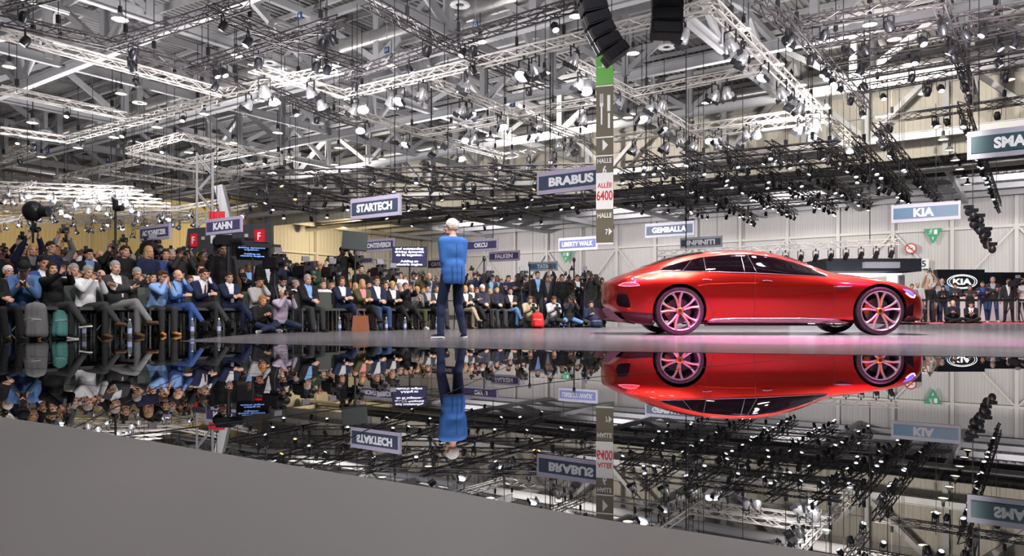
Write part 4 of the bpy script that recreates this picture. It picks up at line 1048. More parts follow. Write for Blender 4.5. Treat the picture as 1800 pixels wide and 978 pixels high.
# ---- things people hold
PROP = {}
M_screen = mat('small_screen', (.1,.12,.2), .2, emit=.8, emit_col=(.5,.6,.9))
def held(kind, loc, rz, who):
    if kind not in PROP:
        root = bpy.data.objects.new({'camera':'photo_camera','phone':'smartphone','compact':'compact_camera'}[kind], None); COL.objects.link(root); root.empty_display_size = .05
        if kind == 'camera':
            mb = MB(); mb.box((0,0,0),(.145,.06,.10)); mb.box((0,0,.06),(.05,.05,.035)); mb.box((-.06,-.03,-.005),(.03,.03,.09)); mb.build('camera_body', M_can, root)
            mb = MB(); mb.lathe([(0,.02),(.036,.02),(.038,.08),(.034,.085),(.042,.10),(.046,.18),(.048,.20),(.040,.20),(.036,.17),(0,.165)], 18, Matrix.Rotation(R(90),4,'X')); mb.build('lens', M_can, root, smooth=True)
            mb = MB(); mb.box((0,-.002,.105),(.065,.05,.055)); mb.box((0,-.032,.105),(.058,.012,.042)); mb.build('flash_unit', M_can, root)
        elif kind == 'phone':
            mb = MB(); mb.box((0,0,0),(.075,.009,.15)); mb.build('phone_case', M_can, root); mb = MB(); mb.box((0,.0055,0),(.068,.002,.135)); mb.build('screen', M_screen, root)
        else:
            mb = MB(); mb.box((0,0,0),(.11,.03,.065)); mb.build('camera_body', M_can, root); mb = MB(); mb.lathe([(0,.01),(.025,.01),(.024,.04),(.018,.04),(0,.038)],14,Matrix.Rotation(R(90),4,'X')); mb.build('lens', M_chr, root, smooth=True)
        PROP[kind] = root; r = root
    else: r = copy_tree(PROP[kind])
    r.location = loc; r.rotation_euler = (0,0,rz)
    nm = {'camera':'black photo camera','phone':'smartphone','compact':'small compact camera'}[kind]
    wl = who.split(',')[0]; tag(r, ' '.join((nm + ' held by the ' + wl).split()[:16]), 'camera' if kind != 'phone' else 'phone', None)
    return r
def ordn(i): return '%d%s' % (i, 'th' if 10 <= i % 100 <= 20 else {1:'st',2:'nd',3:'rd'}.get(i % 10, 'th'))
# ------------------------------------------------------------------ who stands and sits where
LOOK = (4.2, 5.5)                        # where the audience looks
sx = (796-CX)/F*10.95
spk = person('speaker', sx, 10.95, None, top='bright blue', style='coat', legs='speaker navy', hair=('short','white'), skin='light', shoe='speaker navy', skind='sneaker', glasses=True, moustache=True,
       label='white haired man in a bright blue jacket standing alone on the stage', rz=R(180+30), h=1.035)
ps = POSES['speaker']; tb = ps['torso']; jv = ps['jacket'].vertices
def back_y(x_, z_):
    best = .0; ti = tb.inverted()
    for v_ in jv:
        q = ti @ v_.co
        if abs(q.x - x_) < .02 and abs(q.z - z_) < .02 and q.y > best: best = q.y
    return best
mb = MB()
P_ = [(0, back_y(0, z_) + .002, z_) for z_ in (.40, .30, .20, .10, .0, -.08, -.15)]; mb.tube(P_, .0022, 5)
o = mb.build('back_seam', cloth('navy'), spk); o.matrix_local = tb
for s in (-1, 1):
    mb = MB(); P_ = [(s*.075, back_y(s*.075, z_) + .001, z_) for z_ in (.08, .0, -.08, -.16)]; mb.tube(P_, .003, 5); o = mb.build('jacket_vent', cloth('navy'), spk); o.matrix_local = tb
mb = MB(); mb.lathe([(.070,-.02),(.072,.0),(.066,.018),(.060,.016),(.062,-.02)], 28, Matrix.Diagonal((1,.95,1,1)) @ Matrix.Translation((0,.006,.475)))
o = mb.build('jacket_collar', cloth('bright blue'), spk, smooth=True); o.matrix_local = tb
mb = MB(); mb.lathe([(.062,.0),(.061,.035),(.056,.034),(.057,.0)], 28, Matrix.Diagonal((1,.95,1,1)) @ Matrix.Translation((0,.006,.475)))
o = mb.build('shirt_collar', cloth('white'), spk, smooth=True); o.matrix_local = tb
# chairs
CH_ = {}
def chair(x, y, rz, label, group=None):
    if 'c' not in CH_:
        root = empty('conference_chair', (0,0,0)); CH_['c'] = root
        mb = MB(); mb.box((0,0,.445),(.45,.44,.05)); mb.build('seat', mat('chair_fabric', (.05,.055,.05), .8), root)
        mb = MB(); mb.box((0,.225,.64),(.40,.03,.34), rotx(-.12)); mb.build('backrest', mat('chair_back', (.055,.065,.06), .8), root)
        for sx_ in (-1,1):
            for sy in (-1,1):
                mb = MB(); mb.tube([(sx_*.215, sy*.2, .46 if sy < 0 else .56),(sx_*.225, sy*.215, 0)], .014, 6); mb.build('leg', mat('chair_frame', (.25,.25,.25), .3, metal=.8), root)
        r = root
    else: r = copy_tree(CH_['c'])
    r.location = (x, y, 0); r.rotation_euler = (0,0,rz); tag(r, label, 'chair', group); return r
def headtop(p): return POSES[p]['head'].translation.z + .128
NCH = [0]
def seated(px, py, D, pose, label, look=LOOK, chair_on=True, lab_ch=None, drz=0, **k):
    off = POSES[pose]['head'].translation; h = max(.80, min(1.1, (CH + (HY-py)*D/F) / headtop(pose)))
    x = (px-CX)/F*D; d = Vector((look[0]-x, look[1]-D)); rz = math.atan2(d.x, -d.y) + drz
    o = Matrix.Rotation(rz, 3, 'Z') @ (off*h); X, Y = x - o.x, D - o.y
    b_ = person(pose, X, Y, None, rz=rz, label=label, h=h, **k)
    if chair_on: chair(X, Y, rz, 'dark conference chair under the ' + ' '.join((lab_ch or label).split()[:10]))
    return b_
S = seated
S(-12, 462, 10.4, 'sit_lap', 'person in black at the left edge of the front row', top='black', style='coat', legs='black', hair=('short','black'), skin='light', hold='person in black at the left edge')
S(42, 459, 10.7, 'sit_text', 'man in a black cap and denim blue shirt bent over his phone', top='denim blue', style='shirt', legs='jeans', hair=('cap','brown'), shoe='tan', hold='man in black cap and denim shirt', drz=R(-35))
S(92, 461, 11.0, 'sit_phone', 'long haired woman in a black jacket filming with a phone', top='black', style='coat', legs='charcoal', hair=('long','dark brown'), shoe='black', skind='sneaker', hold='long haired woman in black jacket', drz=R(-8))
S(155, 466, 11.4, 'sit_cam', 'grey haired man in a white shirt photographing with legs crossed', top='white', style='shirt', legs='charcoal', hair=('short','grey'), shoe='brown', hold='grey haired man in white shirt')
S(203, 458, 11.8, 'sit_arms', 'grey haired man in a dark suit with arms and legs crossed, open white collar', top='charcoal', shirt='white', legs='grey', hair=('short','grey'), shoe='brown', moustache=True)
S(287, 476, 12.5, 'sit_chin', 'young man in a light blue shirt leaning forward with hands at his chin', top='light blue', style='shirt', legs='charcoal', hair=('full','brown'), shoe='tan')
S(313, 474, 13.1, 'sit_cheek', 'balding man in a bright navy suit with a hand at his mouth', top='blue', shirt='light blue', legs='blue', hair=('fringe','grey'), shoe='black')
S(358, 472, 13.8, 'sit_cheek', 'man with glasses in a dark navy suit resting his cheek on his hand', top='navy', shirt='white', legs='charcoal', hair=('short','dark brown'), glasses=True, tie='maroon')
S(403, 478, 14.6, 'sit_cross', 'man in a navy jacket and open white shirt wearing a lanyard', top='navy', shirt='white', legs='navy', hair=('short','dark brown'), lanyard=True)
S(541, 482, 14.9, 'sit_lap', 'heavy man in a dark suit and light blue shirt, hands in his lap', top='black', shirt='light blue', legs='charcoal', hair=('short','grey'))
S(601, 486, 15.9, 'sit_cross', 'woman with short brown hair in a navy blazer and white top', top='navy', shirt='white', legs='navy', hair=('bob','brown'), shoe='beige')
S(637, 491, 16.0, 'sit_cross', 'blonde woman in an olive cardigan with a pink scarf, legs crossed', top='olive', shirt='pink', legs='black', hair=('long','blond'))
S(662, 486, 16.4, 'sit_lap', 'man with parted brown hair in a navy jacket and blue jeans', top='navy', shirt='white', legs='jeans', hair=('full','brown'))
S(690, 494, 16.8, 'sit_cross', 'man in black with white shirt and black boots crossing his legs', top='black', shirt='white', legs='black', hair=('short','blond'))
S(713, 497, 17.0, 'sit_phone', 'person in a black sweater holding a white phone, fair ponytail', top='black', style='sweater', legs='black', hair=('bun','brown'), hold='person in black sweater with ponytail')
S(733, 504, 17.3, 'sit_text', 'person in a grey sweater and white sneakers bending forward', top='grey', style='sweater', legs='olive', hair=('short','blond'), shoe='white', skind='sneaker', prop=False)
S(752, 500, 17.7, 'sit_cross', 'person in a charcoal jacket just left of the speaker on stage', top='charcoal', shirt='light grey', legs='black', hair=('short','dark brown'))
S(768, 502, 18.2, 'sit_lap', 'person in black partly behind the left arm of the speaker', top='black', shirt='white', legs='charcoal', hair=('short','brown'))
S(818, 503, 18.4, 'sit_cross', 'woman in a beige skirt just right of the speaker on stage', top='charcoal', shirt='white', legs='beige', hair=('short','blond'), shoe='beige')
S(829, 500, 18.9, 'sit_arms', 'man with glasses in a black suit, arms folded, right of the speaker', top='black', shirt='white', legs='black', hair=('fringe','grey'), glasses=True)
S(848, 500, 19.1, 'sit_lap', 'grey haired man in a dark suit with a walking cane', top='charcoal', shirt='navy', legs='black', hair=('short','white'), glasses=True)
S(873, 502, 19.6, 'sit_lap', 'dark haired heavy man in a black coat beside the man with the cane', top='black', shirt='navy', legs='charcoal', hair=('short','black'))
S(897, 507, 19.8, 'sit_cross', 'dark haired man in a black jacket and light blue jeans with a lanyard', top='black', shirt='light grey', legs='light jeans', hair=('short','black'), skin='tan', lanyard=True)
# the walking cane
mb = MB(); mb.tube([(0,0,.78),(0,.0,.0)], .012, 8); mb.tube([(0,0,.78),(0,-.04,.82),(0,-.10,.80)], .014, 8)
cn = mb.build('walking_cane', mat('cane_wood', (.25,.15,.07), .4), smooth=True, loc=gnd(888, 575.8) + Vector((-.15,.1,0))); tag(cn, 'brown wooden walking cane leaning by the grey haired man', 'cane'); cn.rotation_euler = (0, R(-28), 0)
# second row, seated
sec = [(15,466,11.6,'sit_phone',('short','white'),'grey','light'),(77,450,12.2,'sit_arms',('short','black'),'blue','tan'),(130,463,12.4,'sit_cam',('short','grey'),'light grey','light'),(178,474,12.3,'sit_lap',('fringe','grey'),'light grey','light'),
 (241,470,13.2,'sit_cam',('short','grey'),'charcoal','light'),(268,478,13.2,'sit_lap',('short','black'),'black','light'),(334,484,14.2,'sit_arms',('short','brown'),'navy','light'),(352,462,15.0,'sit_cross',('long','dark brown'),'white','light'),
 (455,487,15.0,'sit_cheek',('short','black'),'light grey','tan'),(498,484,15.5,'sit_text',('short','black'),'charcoal','light'),(521,492,16,'sit_lap',('short','grey'),'white','light'),(568,492,16.6,'sit_lap',('short','brown'),'white','pale'),
 (583,498,16.8,'sit_arms',('full','blond'),'grey','light'),(625,497,17.4,'sit_lap',('long','blond'),'beige','light'),(648,494,17.6,'sit_lap',('short','black'),'charcoal','light'),(678,494,18,'sit_cross',('short','brown'),'charcoal','light'),
 (703,497,18.3,'sit_lap',('short','grey'),'white','light'),(722,502,18.6,'sit_arms',('long','blond'),'grey','light'),(744,506,19,'sit_lap',('short','brown'),'black','light'),(838,505,20.4,'sit_lap',('bob','brown'),'white','light'),(862,507,20.6,'sit_arms',('short','grey'),'lilac','light')]
for i, (px, py, D, po, hr, top, sk) in enumerate(sec):
    st = 'open' if i % 2 and top not in ('white','light grey','beige') else 'shirt'
    S(px, py, D, po, 'second row guest in %s, %s hair, %s from left behind front row' % (top, {'fringe':'thin '}.get(hr[0],'')+hr[1], ['1st','2nd','3rd','4th','5th','6th','7th','8th','9th','10th','11th','12th','13th','14th','15th','16th','17th','18th','19th','20th','21st'][i]),
      top=top, style=st, shirt='white', legs='charcoal', hair=hr, skin=sk, hold='%s second row guest from the left' % ordn(i+1), lab_ch='%s second row guest from the left' % ordn(i+1), glasses=(i%4==0))
chair((572-CX)/F*15.3, 15.3, math.atan2(.55, .83), 'empty dark green conference chair in the front row beside the heavy man')
# people on the floor
def onfloor(px, py, D, pose, label, **k): return S(px, py, D, pose, label, chair_on=False, **k)
onfloor(462, 519, 13.9, 'floor_sit', 'blond photographer in black sitting on the floor looking down at a camera', top='black', style='shirt', legs='navy', hair=('bob','ginger'), shoe='grey', skind='sneaker')
onfloor(498, 515, 14.1, 'kneel_cam', 'bald kneeling photographer with lilac sleeves and a long lens', top='lilac', style='shirt', legs='dark jeans', hair=('fringe','grey'), hold='bald kneeling photographer with lilac sleeves')
onfloor(932, 523, 19.2, 'kneel_note', 'kneeling person in a beige top beside the red backpack', top='beige', style='shirt', legs='black', hair=('short','brown'), hold='kneeling person in a beige top')
onfloor(974, 521, 19.4, 'kneel_note', 'kneeling man in a light grey shirt looking down at his camera', top='light grey', style='shirt', legs='charcoal', hair=('short','brown'), hold='kneeling man in light grey shirt')
onfloor(1003, 520, 19.6, 'kneel_cam', 'kneeling photographer in a black t-shirt and light jeans taking a picture', top='charcoal', style='shirt', legs='light jeans', hair=('short','dark brown'), skin='tan', hold='kneeling photographer in black t-shirt')
onfloor(1039, 538, 19.6, 'floor_sit', 'photographer in navy sitting on the floor just left of the car tail', top='navy', style='shirt', legs='charcoal', hair=('short','dark brown'))
# standing press
def standing(px, py, pose, label, D=None, look=LOOK, drz=0, ht=1.0, **k):
    off = POSES[pose]['head'].translation; D = D or (1.76*ht-CH)*F/(HY-py); h = (CH + (HY-py)*D/F) / headtop(pose)
    x = (px-CX)/F*D; d = Vector((look[0]-x, look[1]-D)); rz = math.atan2(d.x, -d.y) + drz
    o = Matrix.Rotation(rz, 3, 'Z') @ (off*h)
    return person(pose, x-o.x, D-o.y, None, rz=rz, label=label, h=h, **k)
SPEC = {(945,477):('st_side','black','open','light blue',('short','dark brown'),'tall man in a black suit behind the man with folded arms'),
 (956,487):('st_arms','navy','open','light blue',('fringe','grey'),'balding man in a navy suit standing with folded arms'),
 (980,492):('st_arms','beige','coat','white',('short','grey'),'man in a light beige jacket standing with folded arms'),
 (1037,480):('st_cam','charcoal','coat','grey',('short','black'),'man in a dark hoodie filming with a big camera near the car tail'),
 (1058,488):('st_note','olive','coat','white',('long','brown'),'woman with long brown hair reading notes beside the car tail'),
 (157,438):('st_side','black','open','light blue',('full','black'),'black haired woman in a black jacket and pale scarf, left crowd'),
 (176,440):('st_side','charcoal','open','white',('bald','brown'),'bald man standing in the left crowd, dark jacket'),
 (391,428):('st_side','black','coat','white',('bun','dark brown'),'woman in black beside the camera crane looking up'),
 (469,445):('st_side','black','open','white',('short','dark brown'),'man in a black suit just right of the left prompter screen'),
 (596,467):('st_cam','light grey','shirt','white',('short','grey'),'man in a light grey shirt filming below the stepladder')}
LST = [(3,432),(18,436),(43,425),(58,428),(33,434),(47,441),(84,434),(90,424),(98,427),(100,441),(128,437),(145,437),(134,443),(157,438),(176,440),(193,442),(197,427),(220,431),(207,445),(223,441),(242,444),(253,445),
 (262,432),(291,437),(302,438),(307,443),(315,438),(334,450),(347,453),(362,445),(352,443),(391,428),(437,463),(447,471),(469,445),(480,458),(496,456),(511,466),(528,468),(540,458),(562,458),(563,470),(577,474),(596,467),(612,478),(635,466),(650,474),(665,470),
 (684,473),(697,480),(712,484),(727,478),(741,484),(755,480),(821,483),(835,480),(848,483),(863,483),(874,484),(876,491),(894,484),(890,492),(903,494),(909,483),(920,491),(933,484),(945,477),(956,487),(962,481),(971,482),(980,492),
 (988,482),(1001,483),(1015,483),(1026,486),(1037,480),(1047,485),(1058,488),(230,452),(275,449),(120,452),(64,447),(325,446),(425,470),(550,486),(606,492),(655,488),(768,488),(780,492),(925,497),(968,499),(993,496)]
rr = random.Random(5); taken = set(p[0] for p in LST)
for (xa, xb, st_, y0, y1) in ((6, 385, 9.5, 438, 452), (425, 600, 11, 462, 480), (605, 775, 10, 476, 490), (820, 1062, 9, 484, 495)):
    x_ = xa
    while x_ < xb:
        px_ = int(x_ + rr.uniform(-2, 2)); py_ = int(rr.uniform(y0, y1))
        if px_ not in taken and abs(px_ - 391) > 14: LST.append((px_, py_)); taken.add(px_)
        x_ += st_
LST.sort()
tops = ['black','charcoal','navy','black','grey','charcoal','olive','black','blue','white','brown','black','navy','black','charcoal','dark green','black']
sts = ['open','coat','open','sweater','shirt','coat']
hrs = [('short','dark brown'),('short','black'),('full','brown'),('short','brown'),('fringe','grey'),('short','grey'),('long','brown'),('short','dark brown'),('full','dark brown'),('bald','brown'),('short','black'),('bun','dark brown'),('long','blond')]
act = {'st_side':'watching','st_arms':'with folded arms','st_cam':'aiming a camera','st_phone':'filming with a phone','st_high':'raising a camera overhead','st_note':'looking down at a phone'}
for i, (px, py) in enumerate(LST):
    if (px, py) in SPEC:
        po, top, st, sh, hr, lab = SPEC[(px, py)]
        D = None
        if px in (391,): D = 16.2
        standing(px, py, po, lab, D=D, top=top, style=st, shirt=sh, legs='charcoal', hair=hr, hold=' '.join(lab.split()[:9])); continue
    po = rr.choice(['st_side','st_side','st_cam','st_cam','st_phone','st_arms','st_side','st_cam','st_note','st_side','st_cam','st_high','st_side','st_arms']); top = rr.choice(tops); st = rr.choice(sts); hr = rr.choice(hrs); sk = rr.choice(['light','light','light','tan','pale','brown'])
    if po == 'st_high': py += 3
    if po == 'st_note': py = min(py, py)
    lab = 'standing press person in %s %s, %s head from the left' % (top, act[po], ordn(i+1))
    standing(px, py, po, lab, top=top, style=st, shirt=rr.choice(['white','light blue','grey','black']), legs=rr.choice(['charcoal','dark jeans','black']), hair=hr, skin=sk, glasses=rr.random() < .25, ht=rr.uniform(.96,1.04),
             drz=rr.uniform(-.25,.25), hold='%s standing press person from the left' % ordn(i+1))
# cameraman up on a stepladder
lad = at_d(604, 0, 19.0); lad = Vector((lad.x, 19.0, 0))
standing(600, 431, 'st_cam', 'photographer in brown and black standing on an orange stepladder above the crowd', D=19.0, top='brown', style='shirt', legs='black', hair=('full','dark brown'), hold='photographer on the orange stepladder', z=0.0) if False else None
pl = person('st_cam', lad.x-.05, 19.0, None, rz=math.atan2(4.0, 13.0)+.3, top='black', style='shirt', legs='black', hair=('full','dark brown'), skin='tan', label='photographer in black standing on an orange stepladder above the crowd', hold='photographer on the orange stepladder', z=.42, h=.96)
root = empty('stepladder', lad, .3, 'orange stepladder under the raised photographer in the middle of the crowd', 'stepladder')
M_or = mat('ladder_orange', (.75,.16,.03), .4); mb = MB()
for s in (-1,1):
    mb.bar((s*.24,-.35,0),(s*.18,.05,1.15),.05,.03); 
mb.build('front_rails', M_or, root); mb = MB()
for s in (-1,1): mb.bar((s*.24,.45,0),(s*.18,.05,1.15),.04,.02)
mb.build('rear_rails', M_or, root); mb = MB()
for k in range(3): mb.box((0,-.27+.1*k,.14+.14*k),(.42,.1,.025))
mb.build('steps', mat('ladder_step', (.6,.6,.6), .4, metal=.6), root)
# right crowd behind the barrier
RT = [(1603,499,'st_side','grey','shirt','white',('short','brown'),'jeans','person in grey half hidden by the car nose'),(1613,496,'st_side','light grey','coat','white',('short','grey'),'charcoal','grey haired person just right of the headlamp'),
 (1631,489,'st_high','beige','shirt','white',('short','blond'),'charcoal','fair haired photographer raising a camera, right crowd'),(1634,499,'st_side','black','coat','white',('short','grey'),'charcoal','man in a black zip jacket at the left barrier post'),
 (1649,492,'st_phone','light grey','coat','white',('fringe','grey'),'light grey','thin haired man in pale clothes holding up a phone, right crowd'),(1656,490,'st_side','denim blue','shirt','white',('short','grey'),'dark jeans','grey haired man in a blue shirt, right crowd'),
 (1658,502,'st_note','black','coat','white',('long','dark brown'),'dark jeans','dark haired woman in black texting, right crowd'),(1679,497,'st_note','charcoal','coat','white',('short','dark brown'),'dark jeans','woman reading a dark folder below the oval wall logo'),
 (1705,501,'st_arms','charcoal','coat','white',('long','brown'),'black','long haired woman with folded hands below the logo, right'),(1727,495,'st_arms','navy','open','blue',('short','brown'),'jeans','man in navy with folded arms and jeans beside the second post'),
 (1745,487,'st_arms','charcoal','open','light grey',('short','grey'),'jeans','tall grey haired man in a dark jacket, folded arms and blue jeans'),(1773,490,'st_side','charcoal','open','white',('short','brown'),'charcoal','man in a charcoal suit with an open white shirt, right crowd'),
 (1796,489,'st_arms','white','shirt','white',('short','grey'),'dark jeans','man in a white shirt with folded arms at the right edge')]
for px, py, po, top, st, sh, hr, lg, lab in RT:
    shoe = 'white' if lg == 'jeans' else 'black'
    standing(px, py, po, lab, look=(4, 6), D=29.5 + (.8 if py < 494 and px < 1700 else 0), top=top, style=st, shirt=sh, legs=lg, hair=hr, shoe=shoe, skind='sneaker' if shoe == 'white' else 'leather', hold=' '.join(lab.split()[:9]))
onfloor(1675, 528, 26.0, 'floor_sit', 'bald man in a dark suit squatting on the red carpet, hand at mouth', top='black', shirt='navy', legs='black', hair=('fringe','grey'), look=(6,6))
onfloor(1707, 530, 26.0, 'floor_sit', 'dark haired man in a dark suit with a maroon tie sitting on the carpet', top='black', shirt='white', tie='maroon', legs='black', hair=('short','black'), look=(6,6))

# ================================================================== SIGNS
M_board = mat('sign_board', (.44,.40,.52), .5); M_boardw = mat('sign_board_pale', (.66,.66,.76), .5)
M_panel = mat('sign_panel', (.055,.075,.125), .4); M_panelv = mat('sign_panel_violet', (.07,.06,.14), .4); M_panelb = mat('sign_panel_blue', (.10,.20,.33), .4)
M_txt = mat('sign_letters', (.85,.85,.88), .5); M_teal = mat('sign_panel_teal', (.03,.07,.085), .4)
M_panell = mat('sign_panel_light_blue', (.20,.23,.48), .4)
def face_M(c, ang=0.0):                 # plane whose x runs along the hall's wall direction and faces us
    x = Matrix.Rotation(ang, 3, 'Z') @ (-A_).normalized(); z = Vector((0,0,1)); n = x.cross(z)
    M = Matrix((x, z, n)).transposed().to_4x4(); M.translation = c; return M
def sign(body, xl, xr, yt, yb, lab, D=None, board=None, panel=None, tw=.62, ts=.5, off=0.0, bold=.035, inset=(.10,.2)):
    board = board or M_board; panel = panel or M_panel
    hp = yb - yt; D = D or F*.74/hp; c = at_d((xl+xr)/2, (yt+yb)/2, D); r = ((xl+xr)/2-CX)/F
    Hh = hp*D/F; L = (xr-xl)*D/F/(.818+.575*r)
    root = empty('hanging_sign', c, 0, lab, 'sign'); M = face_M(Vector((0,0,0)))
    mb = MB(); mb.box(M @ Vector((0,0,-.05)), (L, Hh, .10), M.to_3x3()); mb.build('board', board, root)
    mb = MB(); mb.box(M @ Vector((0,0,.012)), (L-2*inset[0]*Hh*1.2, Hh*(1-2*inset[1]), .02), M.to_3x3()); mb.build('panel', panel, root)
    if body:
        text(body, Hh*ts, M @ Matrix.Translation((off*L,0,.026)), M_txt, root, width=L*tw, bold=(bold+.015)*Hh*ts)
    mb = MB()
    for s in (-1,1): mb.tube([M @ Vector((s*L*.38, Hh/2, -.05)), M @ Vector((s*L*.38, Hh/2+7, -.05))], .012, 4)
    mb.build('hanging_wires', M_black, root)
    return root, M, L, Hh, D
sign('STARTECH', 615, 701.5, 345.5, 382.5, 'hanging dark blue and lilac sign left of and above the speaker', tw=.72, panel=M_panel)
sign('BRABUS', 942, 1061, 296.5, 337, 'large hanging dark blue and lilac sign half behind the hall banner', tw=.66, off=0.02, panel=M_panel)
sign('SMART', 1697, 1880, 222, 272.5, 'very large hanging dark teal and grey sign cut by the right edge', tw=.50, board=mat('sign_board_grey', (.38,.38,.46), .5), panel=M_teal, off=.02)
sign('KIA', 1565, 1687.5, 357, 389, 'hanging pale sign with a mid blue panel high on the right', board=M_boardw, panel=M_panelb, tw=.30, ts=.62, off=-.02)
sign('GEMBALLA', 1133, 1219.5, 391, 416.5, 'hanging grey blue sign above the rear of the car roof', board=mat('sign_board_mist', (.50,.50,.58), .5), panel=mat('sign_panel_slate', (.13,.15,.20), .4), tw=.70)
sign('INFINITI', 1195, 1268.5, 416.5, 436, 'small hanging slate sign touching the top of the car roof', board=mat('sign_board_mist2', (.42,.42,.48), .5), panel=mat('sign_panel_slate2', (.08,.09,.12), .4), tw=.68, ts=.6)
sign('LIBERTY WALK', 981, 1049, 417, 440.5, 'hanging white sign with a bright blue panel left of the banner foot', board=mat('sign_board_white', (.75,.75,.9), .5), panel=M_panell, tw=.80, ts=.46)
sign('TATA', 930, 979, 460.5, 476.5, 'small hanging pale sign with blue panel low over the press crowd', board=mat('sign_board_sky', (.48,.55,.66), .5), panel=M_panelb, tw=.42, ts=.6)
sign('FALKEN', 859, 912.5, 441.5, 459.5, 'hanging lilac sign right of and below the one beside the speaker', panel=M_panelv, tw=.58, ts=.55)
sign('OKCU', 806, 874, 421, 442, 'hanging lilac sign just right of the head of the speaker', panel=M_panelv, tw=.34, ts=.5, off=.08)
sign('MONTEVERDI', 634, 692, 420.5, 442.5, 'hanging violet sign partly behind the dark monitor back', panel=M_panelv, tw=.82, ts=.52)
sign('KAHN', 361, 423, 383, 411, 'hanging lilac sign in front of the dark house with red squares', panel=M_panelv, tw=.54, ts=.6)
sign('AC SCHNITZER', 245, 297, 396, 422, 'hanging lilac sign in front of the yellow lit far wall', panel=M_panelv, tw=.80, ts=.46)
sign('CATERHAM', 752, 800, 457, 471, 'small hanging violet sign partly behind the left arm of the speaker', panel=M_panelv, tw=.74, ts=.62, inset=(.04,.06))
sign('SPEED', 311, 347, 434, 447, 'small pale blue sign above the heads under the yellow wall', board=mat('sign_board_blue', (.40,.45,.62), .5), panel=M_panell, tw=.66, ts=.62, off=.08)
sign('N', 541, 558, 459, 471, 'small dark sign with one visible letter behind the film crew', panel=M_panelv, tw=.24, ts=.7, off=.2)
sign('', 634, 655, 452, 464, 'small lilac sign without readable letters below the dark monitor', panel=M_panelv)
# the hall banner
D = 22.5; c = at_d(1063, 262, D); root = empty('hall_banner', (c.x, c.y, 0), 0, 'long narrow vertical banner with hall numbers hanging above the car tail', 'banner')
ang = R(-18); Mx = Matrix.Rotation(ang, 3, 'Z'); bx = Mx @ Vector((1,0,0)); bn = bx.cross(Vector((0,0,1)))
def bz(py): return CH + (HY-py)*D/F
W = 29*D/F/math.cos(ang)
def BM(x, z, o=0): M = Matrix((bx, Vector((0,0,1)), bn)).transposed().to_4x4(); M.translation = bx*x + Vector((0,0,z)) + bn*o; return M
M_bb = mat('banner_taupe', (.135,.115,.075), .7); M_bw = mat('banner_white', (.82,.82,.8), .6); M_bg = mat('banner_green', (.12,.42,.06), .6); M_br = mat('banner_red', (.6,.02,.03), .6)
def blk(name, y0, y1, m, o=.0, x=0, w=None, parent=None):
    mb = MB(); mb.box(BM(x, (bz(y0)+bz(y1))/2, o).translation, (w or W, abs(bz(y0)-bz(y1)), .03), BM(0,0).to_3x3()); return mb.build(name, m, parent or root)
pb = blk('banner_cloth', 60, 429, M_bb); blk('green_field', 60, 149, M_bg, .006); blk('white_field', 304, 368, M_bw, .006); blk('bottom_hem', 427, 430, M_bw, .006)
for y in (150, 240.5, 273): blk('white_line', y, y+2.2, M_bw, .006)
def bt(body, size, y, wd, m, x=0): text(body, size, BM(x, bz(y), .024), m, root, width=wd, bold=.02*size, depth=.003)
px1 = D/F
bt('HALLE', .20, 283, W*.84, M_bw); bt('6', .34, 299, W*.22, M_bw); bt('ALLÉE', .20, 325, W*.84, M_br); bt('6400', .40, 344, W*.94, M_br); bt('HALLE', .20, 379, W*.84, M_bw); bt('7', .22, 408, W*.16, M_bw, x=W*.12)
def tri(y0, y1, x0, x1):
    mb = MB(); mb.prism([(x0, bz(y0)),(x0, bz(y1)),(x1, (bz(y0)+bz(y1))/2)], .018, .024, BM(0,0)); mb.build('arrow', M_bw, root)
tri(245, 266, -W*.12, W*.2); tri(401, 414, W*.24, W*.44)
mb = MB(); w_ = W*.05
for k in range(-1, 2): mb.box(BM(-W*.18+k*W*.075, bz(173), .02).translation, (W*.035, 16*px1, .01), BM(0,0).to_3x3())
mb.box(BM(-W*.18, bz(184), .02).translation, (W*.2, 6*px1, .01), BM(0,0).to_3x3()); mb.box(BM(-W*.18, bz(202), .02).translation, (W*.09, 34*px1, .01), BM(0,0).to_3x3()); mb.build('fork_symbol', M_bw, root)
mb = MB(); mb.box(BM(W*.24, bz(182), .02).translation, (W*.17, 28*px1, .01), BM(0,0).to_3x3()); mb.box(BM(W*.25, bz(213), .02).translation, (W*.12, 26*px1, .01), BM(0,0).to_3x3()); mb.build('knife_symbol', M_bw, root)
mb = MB(); mb.box(BM(0, bz(112), .02).translation, (W*.3, 12*px1, .01), BM(0,0).to_3x3()); mb.box(BM(0, bz(118), .02).translation, (W*.8, 1.2*px1, .01), BM(0,0).to_3x3()); mb.build('cup_symbol', M_bw, root)
mb = MB()
for s in (-1,1): mb.tube([BM(s*W*.4, bz(60)).translation, BM(s*W*.4, 13).translation], .012, 4)
mb.build('hanging_wires', M_black, root)
